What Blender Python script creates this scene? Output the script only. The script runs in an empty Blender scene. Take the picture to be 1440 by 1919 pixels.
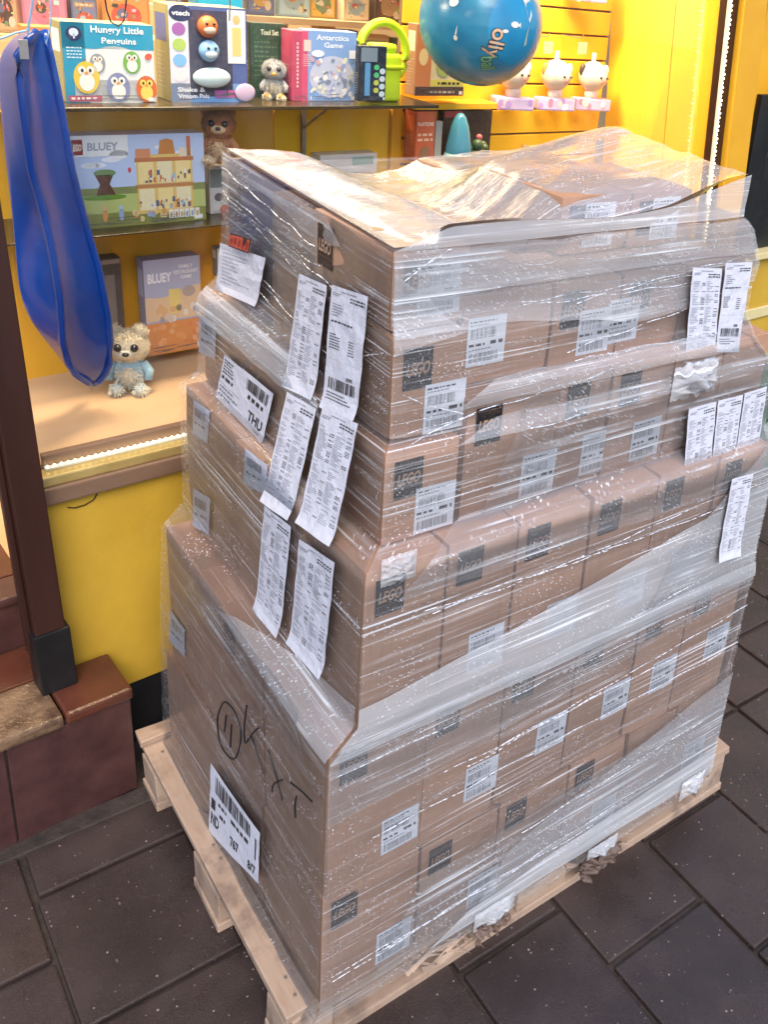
import bpy, bmesh, math, random
from mathutils import Vector, Matrix, noise
random.seed(11)
rad = math.radians
scene = bpy.context.scene
COL = scene.collection

# ------------------------------------------------------------------ camera
CH = 1.9                                   # eye height in metres
FPX, PPX, PPY = 1795.4986, 1044.0748, 707.8092
CAM = Matrix(((0.77061709, -0.6279192, 0.10893474),
              (-0.16745284, -0.36442889, -0.91605192),
              (0.61490556, 0.68768383, -0.38598199)))      # rows: right, down, forward
cd = bpy.data.cameras.new('camera'); cam = bpy.data.objects.new('camera', cd); COL.objects.link(cam)
rt, dn, fw = CAM[0], CAM[1], CAM[2]
cam.matrix_world = Matrix(((rt.x, -dn.x, -fw.x, 0), (rt.y, -dn.y, -fw.y, 0), (rt.z, -dn.z, -fw.z, CH), (0, 0, 0, 1)))
cd.sensor_fit = 'HORIZONTAL'; cd.sensor_width = 36; cd.lens = FPX / 1440 * 36
cd.shift_x = (720 - PPX) / 1440; cd.shift_y = (PPY - 959.5) / 1440
cd.clip_start = 0.05; cd.clip_end = 200
scene.camera = cam

# ------------------------------------------------------------------ light
world = bpy.data.worlds.new('World'); scene.world = world; world.use_nodes = True
wn = world.node_tree
sky = wn.nodes.new('ShaderNodeTexSky'); sky.sky_type = 'NISHITA'; sky.sun_disc = False
SUN = Vector((-0.38, -0.75, 0.9)).normalized()
sky.sun_elevation = math.asin(SUN.z); sky.sun_rotation = math.atan2(SUN.x, SUN.y)
sky.air_density = 1.0; sky.dust_density = 1.2; sky.ozone_density = 2.0
bg = wn.nodes['Background']; bg.inputs[1].default_value = 0.105
wn.links.new(sky.outputs[0], bg.inputs[0])
sl = bpy.data.lights.new('sun', 'SUN'); sl.energy = 1.15; sl.angle = rad(35); sl.color = (1, 0.95, 0.93)
so = bpy.data.objects.new('sun', sl); COL.objects.link(so)
so.rotation_euler = (-SUN).to_track_quat('-Z', 'Y').to_euler()
vs = scene.view_settings
vs.view_transform = 'Standard'; vs.look = 'None'; vs.gamma = 1; vs.use_curve_mapping = False
vs.exposure = 1.4
scene.cycles.max_bounces = 10; scene.cycles.transparent_max_bounces = 24
scene.cycles.diffuse_bounces = 4; scene.cycles.glossy_bounces = 4; scene.cycles.transmission_bounces = 6
scene.cycles.caustics_reflective = False; scene.cycles.caustics_refractive = False
scene.cycles.use_denoising = True

# ------------------------------------------------------------------ frames: world, and the shop front turned by SA
SA = 0.07247896
SX = Vector((math.cos(SA), math.sin(SA), 0)); SY = Vector((-math.sin(SA), math.cos(SA), 0))
def W(u, v, z): return SX * u + SY * v + Vector((0, 0, z))
def ray(px, py):
    x, y = (px - PPX) / FPX, (py - PPY) / FPX
    return rt * x + dn * y + fw
CO = Vector((0, 0, CH))
def sh(px, py, v):                         # point of the shop at depth v
    d = ray(px, py); p = CO + d * ((v - CO.dot(SY)) / d.dot(SY))
    return Vector((p.dot(SX), p.dot(SY), p.z))
def shz(px, py, z):                        # point of the shop on a shelf of height z
    d = ray(px, py); p = CO + d * ((z - CH) / d.z)
    return Vector((p.dot(SX), p.dot(SY), p.z))
def onx(px, py, x):
    d = ray(px, py); return CO + d * (x / d.x)
def ony(px, py, y):
    d = ray(px, py); return CO + d * (y / d.y)
SROT = Matrix.Rotation(SA, 4, 'Z')

# ------------------------------------------------------------------ materials
class NT:
    def __init__(s, name):
        s.m = bpy.data.materials.new(name); s.m.use_nodes = True
        s.t = s.m.node_tree; s.t.nodes.clear()
        s.out = s.t.nodes.new('ShaderNodeOutputMaterial')
    def n(s, typ, props=None, **ins):
        nd = s.t.nodes.new('ShaderNode' + typ)
        for k, v in (props or {}).items(): setattr(nd, k, v)
        for k, v in ins.items():
            key = k.replace('_', ' ')
            sock = nd.inputs[int(k[1:])] if k[0] == 'i' and k[1:].isdigit() else nd.inputs[key]
            if hasattr(v, 'is_output'): s.t.links.new(v, sock)
            elif hasattr(v, 'outputs'): s.t.links.new(v.outputs[0], sock)
            else:
                if sock.type == 'RGBA' and len(v) == 3: v = (*v, 1)
                sock.default_value = v
        return nd
    def math(s, op, a, b=0.0, clamp=False):
        return s.n('Math', {'operation': op, 'use_clamp': clamp}, i0=a, i1=b).outputs[0]
    def coord(s, which='Object', scale=(1, 1, 1)):
        tc = s.n('TexCoord').outputs[which]
        return s.n('Mapping', Vector=tc, Scale=scale).outputs[0]
    def noise(s, vec, scale, detail=4, rough=0.55):
        return s.n('TexNoise', Vector=vec, Scale=scale, Detail=detail, Roughness=rough).outputs['Fac']
    def ramp(s, fac, stops):
        r = s.n('ValToRGB', Fac=fac); e = r.color_ramp.elements
        while len(e) < len(stops): e.new(0.5)
        for el, (p, c) in zip(e, stops): el.position = p; el.color = (*c, 1)
        return r.outputs[0]
    def smooth(s, x, lo, hi):
        r = s.n('MapRange', {'interpolation_type': 'SMOOTHSTEP'}, Value=x); r.inputs[1].default_value = lo; r.inputs[2].default_value = hi
        return r.outputs[0]
    def mixc(s, f, a, b, mode='MIX'):
        m = s.n('Mix', {'data_type': 'RGBA', 'blend_type': mode})
        for idx, v in ((0, f), (6, a), (7, b)):
            if hasattr(v, 'is_output'): s.t.links.new(v, m.inputs[idx])
            else: m.inputs[idx].default_value = (*v, 1) if isinstance(v, tuple) and len(v) == 3 else v
        return m.outputs[2]
    def bsdf(s, col, rough=0.5, normal=None, **k):
        p = s.n('BsdfPrincipled', Base_Color=col, Roughness=rough, **k)
        if normal is not None: s.t.links.new(normal, p.inputs['Normal'])
        return p.outputs[0]
    def bump(s, h, strength=0.3, dist=0.01):
        return s.n('Bump', Height=h, Strength=strength, Distance=dist).outputs[0]
    def end(s, sh): s.t.links.new(sh, s.out.inputs[0]); return s.m

def rough_mat(name, c1, c2, scale=8, rough=0.6, bump=0.15, bscale=60, stretch=(1, 1, 1), dist=0.004, **k):
    n = NT(name); v = n.coord('Object', stretch)
    f = n.noise(v, scale, 6)
    col = n.ramp(f, [(0.3, c1), (0.7, c2)])
    b = n.bump(n.noise(v, bscale, 5), bump, dist)
    r = n.math('MULTIPLY_ADD', n.noise(v, scale * 2.3), 0.3); r.node.inputs[2].default_value = rough - 0.15
    return n.end(n.bsdf(col, r, b, **k))

def mat_cardboard(name, c1, c2):
    n = NT(name); o = n.coord('Object'); oi = n.n('ObjectInfo').outputs['Random']
    big = n.noise(n.coord('Object', (1, 1, 0.5)), 7, 5)
    fl = n.noise(n.coord('Object', (1, 1, 0.04)), 260, 2)        # corrugation running upright
    fib = n.noise(o, 480, 3)
    col = n.ramp(big, [(0.3, c1), (0.7, c2)])
    col = n.mixc(n.math('MULTIPLY', n.smooth(fl, 0.45, 0.75), 0.28), col, (c1[0] * .7, c1[1] * .68, c1[2] * .68))
    col = n.mixc(n.math('MULTIPLY', n.smooth(fib, 0.55, 0.75), 0.22), col, (c2[0] * 1.2, c2[1] * 1.2, c2[2] * 1.25))
    h = n.n('HueSaturation', Color=col); h.inputs['Value'].default_value = 1
    n.t.links.new(n.math('MULTIPLY_ADD', oi, 0.22), h.inputs['Value']); h.inputs['Value'].links[0].from_node.inputs[2].default_value = 0.89
    b = n.bump(n.math('ADD', fl, fib), 0.12, 0.002)
    return n.end(n.bsdf(h.outputs[0], 0.62, b))

def mat_print(name, rough=0.45, bump=0.0):
    n = NT(name); c = n.n('VertexColor', {'layer_name': 'Col'}).outputs[0]
    f = n.noise(n.coord('Object'), 90, 4)
    col = n.mixc(n.math('MULTIPLY', n.smooth(f, 0.4, 0.8), 0.12), c, (0.35, 0.33, 0.33))
    b = n.bump(n.noise(n.coord('Object'), 45, 5), 0.35, bump) if bump else None
    return n.end(n.bsdf(col, rough, b))

def mat_film(name, base, streak, streak_scale=(1.6, 70), white=(0.95, 0.95, 0.97), fres=0.55, drops=1.0, lines_amt=1.0):
    """stretch film: clear and glossy, milky where layers lie over one another, beaded with rain"""
    n = NT(name); uv = n.n('TexCoord').outputs['UV']
    st = n.n('Mapping', Vector=uv, Scale=(streak_scale[0], streak_scale[1], 1)).outputs[0]
    s1 = n.noise(st, 1.0, 5, 0.65)
    st2 = n.n('Mapping', Vector=uv, Scale=(streak_scale[0] * 3, streak_scale[1] * 4.5, 1), Rotation=(0, 0, 0.06)).outputs[0]
    s2 = n.noise(st2, 1.0, 3, 0.6)
    patch = n.noise(n.n('Mapping', Vector=uv, Scale=(5, 9, 1)).outputs[0], 1.0, 4, 0.6)
    a = n.smooth(s1, 0.52, 0.72)
    a2 = n.math('MULTIPLY', n.smooth(s2, 0.6, 0.72), n.smooth(patch, 0.42, 0.66))
    alpha = n.math('MULTIPLY_ADD', n.math('MULTIPLY', a, n.smooth(patch, 0.25, 0.7)), streak); alpha.node.inputs[2].default_value = base
    alpha = n.math('ADD', alpha, n.math('MULTIPLY', a2, streak * 0.8))
    # fine taut lines, at two slants
    for rot, sc in ((0.035, (0.7, 210)), (-0.05, (0.9, 150))):
        ln = n.noise(n.n('Mapping', Vector=uv, Scale=(sc[0], sc[1], 1), Rotation=(0, 0, rot)).outputs[0], 1.0, 2, 0.5)
        gate = n.noise(n.n('Mapping', Vector=uv, Scale=(3.0, 11, 1), Rotation=(0, 0, rot), Location=(sc[1], 0, 0)).outputs[0], 1.0, 3, 0.6)
        lines = n.math('MULTIPLY', n.smooth(ln, 0.58, 0.70), n.smooth(gate, 0.46, 0.66))
        alpha = n.math('ADD', alpha, n.math('MULTIPLY', lines, 0.7 * lines_amt))
        s1 = n.math('ADD', s1, n.math('MULTIPLY', lines, 0.5))
    # rain beads of two sizes, their sparkle painted in as white opacity
    wet = n.smooth(n.noise(n.n('Mapping', Vector=uv, Scale=(7, 16, 1)).outputs[0], 1.0, 5), 0.42, 0.60)
    bead = None
    for sc, th in ((150.0, 0.50), (240.0, 0.3)):
        vor = n.n('TexVoronoi', Vector=uv, Scale=sc, Randomness=1.0)
        rnd = n.n('SeparateColor', Color=vor.outputs['Color']).outputs[0]
        size = n.math('MULTIPLY', n.math('SUBTRACT', rnd, th, True), 0.62)
        bb = n.math('MULTIPLY', n.math('SUBTRACT', size, vor.outputs['Distance'], True), 5.0, True)
        bead = bb if bead is None else n.math('MAXIMUM', bead, bb)
    bead = n.math('MULTIPLY', bead, wet)
    alpha = n.math('ADD', alpha, n.math('MULTIPLY', bead, 0.6 * drops), True)
    hgt = n.math('ADD', n.math('MULTIPLY', s1, 0.8), n.math('MULTIPLY', s2, 0.5))
    hgt = n.math('ADD', hgt, n.math('MULTIPLY', bead, 0.5 * drops))
    nrm = n.bump(hgt, 0.45, 0.005)
    fr = n.n('Fresnel', IOR=1.45)
    gl = n.n('BsdfGlossy', Color=(1, 1, 1), Roughness=0.14); n.t.links.new(nrm, gl.inputs['Normal'])
    di = n.n('BsdfDiffuse', Color=white)
    tl = n.n('BsdfTranslucent', Color=white)
    milk = n.n('MixShader', i0=0.25, i1=di.outputs[0], i2=tl.outputs[0])
    tr = n.n('BsdfTransparent', Color=(1, 1, 1))
    body = n.n('MixShader', i0=alpha, i1=tr.outputs[0], i2=milk.outputs[0])
    fac = n.math('MULTIPLY', fr.outputs[0], fres * 1.4, True)
    fin = n.n('MixShader', i0=fac, i1=body.outputs[0], i2=gl.outputs[0])
    return n.end(fin.outputs[0])

def mat_plain(name, col, rough=0.5, **k):
    n = NT(name)
    f = n.noise(n.coord('Object'), 25, 4)
    c = n.mixc(n.math('MULTIPLY', f, 0.25), col, tuple(x * 0.75 for x in col))
    return n.end(n.bsdf(c, rough, n.bump(n.noise(n.coord('Object'), 120), 0.06, 0.003), **k))

def mat_emit(name, col, power):
    n = NT(name); return n.end(n.n('Emission', Color=col, Strength=power).outputs[0])

def mat_wood(name, stretch):
    n = NT(name); v = n.coord('Object', stretch)
    grain = n.noise(n.coord('Object', tuple(q * 1.0 for q in stretch)), 75, 5, 0.6)
    big = n.noise(v, 5, 4)
    dirt = n.noise(n.coord('Object'), 11, 6, 0.65)
    col = n.ramp(big, [(0.3, (0.36, 0.24, 0.165)), (0.7, (0.50, 0.36, 0.26))])
    col = n.mixc(n.math('MULTIPLY', n.smooth(grain, 0.5, 0.7), 0.45), col, (0.34, 0.20, 0.12))
    col = n.mixc(n.math('MULTIPLY', n.smooth(dirt, 0.46, 0.7), 0.7), col, (0.16, 0.11, 0.085))
    return n.end(n.bsdf(col, 0.6, n.bump(grain, 0.35, 0.004)))
M = {}
M['card'] = mat_cardboard('cardboard', (0.385, 0.205, 0.122), (0.51, 0.29, 0.18))
M['card_purple'] = mat_cardboard('cardboard_printed_purple', (0.17, 0.115, 0.17), (0.24, 0.165, 0.23))
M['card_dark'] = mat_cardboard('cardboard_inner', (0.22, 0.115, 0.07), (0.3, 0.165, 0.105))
M['print'] = mat_print('printed_card', 0.35)
M['paper'] = mat_print('printed_paper', 0.6, 0.012)
M['ink'] = mat_plain('marker_ink', (0.012, 0.011, 0.014), 0.4)
M['torn'] = mat_cardboard('wet_torn_card', (0.10, 0.06, 0.045), (0.19, 0.12, 0.09))
M['tape'] = mat_plain('packing_tape', (0.42, 0.25, 0.15), 0.2)
M['film'] = mat_film('stretch_film', 0.075, 0.42, drops=1.2, lines_amt=1.15)
M['film_clear'] = mat_film('stretch_film_single', 0.04, 0.34, lines_amt=1.0, drops=1.5, fres=0.6)
M['film_band'] = mat_film('stretch_film_band', 0.10, 0.6, (1.2, 60), lines_amt=1.5, drops=1.4)
M['film_thick'] = mat_film('stretch_film_thick', 0.42, 0.6, (1.0, 70), lines_amt=1.5)
M['film_haze'] = mat_film('stretch_film_haze', 0.22, 0.5, (1.2, 60), lines_amt=1.2)
M['film_top'] = mat_film('stretch_film_top', 0.26, 0.55, (4, 34), fres=0.8, drops=1.6)
M['film_milky'] = mat_film('stretch_film_milky', 0.55, 0.5, (9, 30), fres=0.8, drops=1.6)
def mat_strand():
    n = NT('roped_film'); gl = n.n('BsdfGlossy', Color=(1, 1, 1), Roughness=0.1); di = n.n('BsdfDiffuse', Color=(0.9, 0.9, 0.93)); tr = n.n('BsdfTransparent')
    f = n.noise(n.coord('Object'), 130, 2)
    a = n.n('MixShader', i0=0.3, i1=di.outputs[0], i2=gl.outputs[0])
    return n.end(n.n('MixShader', i0=n.smooth(f, 0.4, 0.6), i1=tr.outputs[0], i2=a.outputs[0]).outputs[0])
M['strand'] = mat_strand()
M['pallet'] = mat_wood('pallet_wood', (0.15, 1, 1))
M['pallet_y'] = mat_wood('pallet_wood_across', (1, 0.15, 1))
M['plum'] = rough_mat('old_brown_paint', (0.022, 0.007, 0.004), (0.05, 0.014, 0.008), 6, 0.42, 0.25, 60, (1, 1, 0.15))
M['black'] = rough_mat('black_paint', (0.006, 0.006, 0.007), (0.014, 0.013, 0.014), 9, 0.6, 0.2)
M['blackmetal'] = rough_mat('black_iron', (0.004, 0.004, 0.0045), (0.01, 0.0095, 0.0095), 9, 0.45, 0.2)
M['yellow'] = rough_mat('yellow_masonry_paint', (0.50, 0.295, 0.026), (0.60, 0.365, 0.036), 5, 0.55, 0.18, 90, dist=0.004)
M['yellow_in'] = rough_mat('yellow_display_board', (0.74, 0.40, 0.008), (0.82, 0.47, 0.012), 3, 0.85, 0.05, 60)
M['orange_in'] = rough_mat('orange_display_board', (0.62, 0.30, 0.018), (0.72, 0.38, 0.025), 3, 0.4, 0.05, 60)
M['orange_post'] = rough_mat('orange_painted_post', (0.70, 0.33, 0.012), (0.78, 0.39, 0.018), 5, 0.5, 0.12, 60)
M['cream_trim'] = rough_mat('cream_paint', (0.62, 0.5, 0.22), (0.7, 0.58, 0.3), 5, 0.5, 0.1)
M['green'] = rough_mat('dark_green_paint', (0.012, 0.075, 0.028), (0.02, 0.1, 0.04), 6, 0.5, 0.2)
M['sill'] = rough_mat('weathered_sill', (0.15, 0.08, 0.045), (0.26, 0.16, 0.1), 7, 0.5, 0.2, 50, (0.2, 1, 1))
M['brass'] = rough_mat('gilt_trim', (0.5, 0.36, 0.12), (0.68, 0.52, 0.2), 20, 0.35, 0.1, Metallic=0.5)
M['floorwood'] = rough_mat('pale_ply', (0.50, 0.325, 0.19), (0.60, 0.41, 0.26), 5, 0.4, 0.08, 50, (0.15, 1, 1))
M['shelfglass'] = mat_plain('dark_shelf_edge', (0.05, 0.035, 0.015), 0.2)
M['metal'] = mat_plain('bracket_metal', (0.28, 0.23, 0.19), 0.4, Metallic=0.6)
M['led'] = mat_emit('led_bead', (1, 0.86, 0.52), 2.4)
M['ledtape'] = mat_plain('led_tape', (0.75, 0.7, 0.55), 0.4)
M['lamp'] = mat_emit('shop_lamp', (1, 0.74, 0.42), 14)
M['shopwall'] = rough_mat('shop_back_wall', (0.5, 0.36, 0.2), (0.6, 0.45, 0.27), 4, 0.6, 0.05)
M['beige'] = rough_mat('beige_shelf_board', (0.6, 0.45, 0.26), (0.68, 0.53, 0.33), 5, 0.5, 0.05)
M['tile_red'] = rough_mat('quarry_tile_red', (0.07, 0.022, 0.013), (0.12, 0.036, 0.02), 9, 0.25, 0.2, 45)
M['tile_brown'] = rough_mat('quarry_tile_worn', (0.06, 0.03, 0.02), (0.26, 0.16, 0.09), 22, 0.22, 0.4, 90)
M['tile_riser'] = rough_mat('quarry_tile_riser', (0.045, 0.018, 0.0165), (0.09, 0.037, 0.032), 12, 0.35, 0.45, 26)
M['tile_pale'] = rough_mat('pale_stone_tile', (0.42, 0.28, 0.18), (0.52, 0.36, 0.24), 9, 0.4, 0.1)
M['mortar'] = rough_mat('mortar', (0.025, 0.018, 0.014), (0.06, 0.042, 0.032), 30, 0.7, 0.6, 90)
M['white'] = mat_plain('white_plastic', (0.8, 0.78, 0.76), 0.35)
M['cordblue'] = mat_plain('pale_blue_cord', (0.35, 0.55, 0.78), 0.5)
M['wire'] = mat_plain('wire_hook', (0.3, 0.3, 0.3), 0.3, Metallic=0.8)
M['clearglass'] = None

def mat_glass():
    n = NT('window_glass'); o = n.coord('Object')
    nr = n.bump(n.noise(o, 3, 2), 0.04, 0.02)
    fr = n.n('Fresnel', IOR=1.3)
    gl = n.n('BsdfGlossy', Color=(0.9, 0.95, 1), Roughness=0.03); n.t.links.new(nr, gl.inputs['Normal'])
    tr = n.n('BsdfTransparent', Color=(0.97, 0.98, 0.97))
    haze = n.n('BsdfDiffuse', Color=(0.8, 0.8, 0.8))
    sm = n.noise(n.coord('Object', (6, 1, 0.8)), 2.2, 4)
    body = n.n('MixShader', i0=n.math('MULTIPLY', n.smooth(sm, 0.4, 0.8), 0.018), i1=tr.outputs[0], i2=haze.outputs[0])
    return n.end(n.n('MixShader', i0=n.math('MULTIPLY', fr.outputs[0], 0.45), i1=body.outputs[0], i2=gl.outputs[0]).outputs[0])
M['clearglass'] = mat_glass()

def mat_slab():
    n = NT('wet_paving_slab'); o = n.coord('Object'); rnd = n.n('ObjectInfo').outputs['Random']
    g = n.n('NewGeometry').outputs['Position']
    big = n.noise(g, 5, 5); fine = n.noise(g, 290, 4, 0.7)
    vor = n.n('TexVoronoi', Vector=g, Scale=95.0)
    vr = n.n('SeparateColor', Color=vor.outputs['Color'])
    agg_glint = n.math('MULTIPLY', n.math('SUBTRACT', n.math('MULTIPLY', n.math('SUBTRACT', vr.outputs[0], 0.72, True), 1.0), vor.outputs['Distance'], True), 6.0, True)
    vor2 = n.n('TexVoronoi', Vector=g, Scale=38.0)
    vr2 = n.n('SeparateColor', Color=vor2.outputs['Color'])
    peb_glint = n.math('MULTIPLY', n.math('SUBTRACT', n.math('MULTIPLY', n.math('SUBTRACT', vr2.outputs[0], 0.92, True), 1.6), vor2.outputs['Distance'], True), 6.0, True)
    col = n.ramp(big, [(0.3, (0.023, 0.0155, 0.014)), (0.7, (0.054, 0.036, 0.033))])
    col = n.mixc(n.math('MULTIPLY', rnd, 0.35), col, (0.075, 0.042, 0.028))
    col = n.mixc(n.math('MULTIPLY', n.smooth(fine, 0.5, 0.72), 0.5), col, (0.10, 0.062, 0.05))
    col = n.mixc(n.math('MULTIPLY', agg_glint, 0.8), col, (0.5, 0.38, 0.32))  # pale aggregate specks, brightened to paint in wet glints
    col = n.mixc(n.math('MULTIPLY', peb_glint, 0.75), col, (0.7, 0.6, 0.55))  # larger pebbles, their bright colour also standing in for glints
    col = n.mixc(n.math('MULTIPLY', n.smooth(n.noise(g, 2.6, 7, 0.65), 0.5, 0.72), 0.6), col, (0.020, 0.013, 0.011))
    h = n.math('ADD', n.math('MULTIPLY', fine, 0.9), n.math('MULTIPLY', agg_glint, 0.4))
    b = n.bump(h, 0.6, 0.004)
    r = n.math('MULTIPLY_ADD', n.smooth(n.noise(g, 5, 5), 0.38, 0.62), 0.34); r.node.inputs[2].default_value = 0.13
    return n.end(n.bsdf(col, r, b, Specular_IOR_Level=0.48))
M['slab'] = mat_slab()

def mat_sledge():
    n = NT('blue_sledge_plastic'); o = n.coord('Object')
    c = n.ramp(n.noise(o, 4, 3), [(0.3, (0.001, 0.030, 0.22)), (0.7, (0.002, 0.072, 0.42))])
    b = n.bump(n.noise(o, 5, 2), 0.06, 0.02)
    return n.end(n.bsdf(c, 0.15, b, Specular_IOR_Level=0.34))
M['sledge'] = mat_sledge()

def mat_fur(name, c1, c2):
    n = NT(name); o = n.coord('Object')
    f = n.noise(o, 160, 4, 0.7)
    return n.end(n.bsdf(n.ramp(f, [(0.3, c1), (0.7, c2)]), 0.85, n.bump(f, 0.8, 0.006), Sheen_Weight=0.3))
PLAIN = {}
def pm(col, rough=0.45):
    k = (tuple(round(x, 3) for x in col), rough)
    if k not in PLAIN: PLAIN[k] = mat_plain('coloured_plastic_or_card', col, rough)
    return PLAIN[k]
FUR = {}
def fur(c):
    if c not in FUR: FUR[c] = mat_fur('plush_fur', tuple(x * 0.7 for x in c), c)
    return FUR[c]

# ------------------------------------------------------------------ object helpers
def link(o, parent=None):
    COL.objects.link(o)
    if parent is not None: o.parent = parent
    return o
def tag(o, label=None, cat=None, group=None, kind=None):
    for k, v in (('label', label), ('category', cat), ('group', group), ('kind', kind)):
        if v: o[k] = v
    return o
def obj(name, bm, mat, parent=None, loc=None, smooth=False):
    me = bpy.data.meshes.new(name); bm.to_mesh(me); bm.free()
    if smooth:
        for p in me.polygons: p.use_smooth = True
    me.materials.append(mat)
    o = link(bpy.data.objects.new(name, me), parent)
    if loc is not None: o.location = loc
    return o
def empty(name, loc, rz=0, label=None, cat=None, group=None):
    o = link(bpy.data.objects.new(name, None)); o.location = loc; o.rotation_euler = (0, 0, rz); o.empty_display_size = 0.05
    return tag(o, label, cat, group)
def bx(bm, x0, y0, z0, x1, y1, z1, mat=None):
    vs_ = [(x0, y0, z0), (x1, y0, z0), (x1, y1, z0), (x0, y1, z0), (x0, y0, z1), (x1, y0, z1), (x1, y1, z1), (x0, y1, z1)]
    vv = [bm.verts.new(mat @ Vector(q) if mat else q) for q in vs_]
    fs = [bm.faces.new([vv[i] for i in f]) for f in ((0, 3, 2, 1), (4, 5, 6, 7), (0, 1, 5, 4), (1, 2, 6, 5), (2, 3, 7, 6), (3, 0, 4, 7))]
    return vv, fs
def box(x0, y0, z0, x1, y1, z1, bev=0.0, seg=2, jit=0.0):
    bm = bmesh.new(); bx(bm, x0, y0, z0, x1, y1, z1)
    if jit:
        for v in bm.verts: v.co += Vector([random.uniform(-jit, jit) for _ in range(3)])
    if bev: bmesh.ops.bevel(bm, geom=bm.edges[:], offset=bev, segments=seg, affect='EDGES', profile=0.6)
    return bm
def tube(pts, r, seg=8, closed=False, radii=None):
    bm = bmesh.new(); pts = [Vector(p) for p in pts]; rings = []; n = len(pts); up = Vector((0, 0, 1))
    for i, p in enumerate(pts):
        t = (pts[(i + 1) % n] if closed or i < n - 1 else p) - (pts[i - 1] if closed or i > 0 else p)
        if t.length < 1e-9: t = Vector((0, 0, 1))
        t.normalize(); a = t.cross(up if abs(t.dot(up)) < 0.95 else Vector((1, 0, 0))).normalized(); b = t.cross(a)
        rr = radii[i] if radii else r
        rings.append([bm.verts.new(p + (a * math.cos(k * 2 * math.pi / seg) + b * math.sin(k * 2 * math.pi / seg)) * rr) for k in range(seg)])
    for i in range(n if closed else n - 1):
        A, B = rings[i], rings[(i + 1) % n]
        for k in range(seg): bm.faces.new((A[k], A[(k + 1) % seg], B[(k + 1) % seg], B[k]))
    if not closed: bm.faces.new(rings[0][::-1]); bm.faces.new(rings[-1])
    return bm
def ball(bm, c, r, seg=16, scale=(1, 1, 1), rot=None):
    m = Matrix.Translation(Vector(c)) @ (rot.to_4x4() if rot else Matrix.Identity(4)) @ Matrix.Diagonal((r * scale[0], r * scale[1], r * scale[2], 1))
    bmesh.ops.create_uvsphere(bm, u_segments=seg, v_segments=max(6, seg * 2 // 3), radius=1, matrix=m)
def bmball(c, r, seg=16, scale=(1, 1, 1)):
    bm = bmesh.new(); ball(bm, c, r, seg, scale); return bm
def lathe(prof, seg=24):
    bm = bmesh.new(); rings = []
    for r, z in prof: rings.append([bm.verts.new((r * math.cos(k * 2 * math.pi / seg), r * math.sin(k * 2 * math.pi / seg), z)) for k in range(seg)])
    for A, B in zip(rings, rings[1:]):
        for k in range(seg): bm.faces.new((A[k], A[(k + 1) % seg], B[(k + 1) % seg], B[k]))
    bm.faces.new(rings[0][::-1]); bm.faces.new(rings[-1]); return bm

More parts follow.
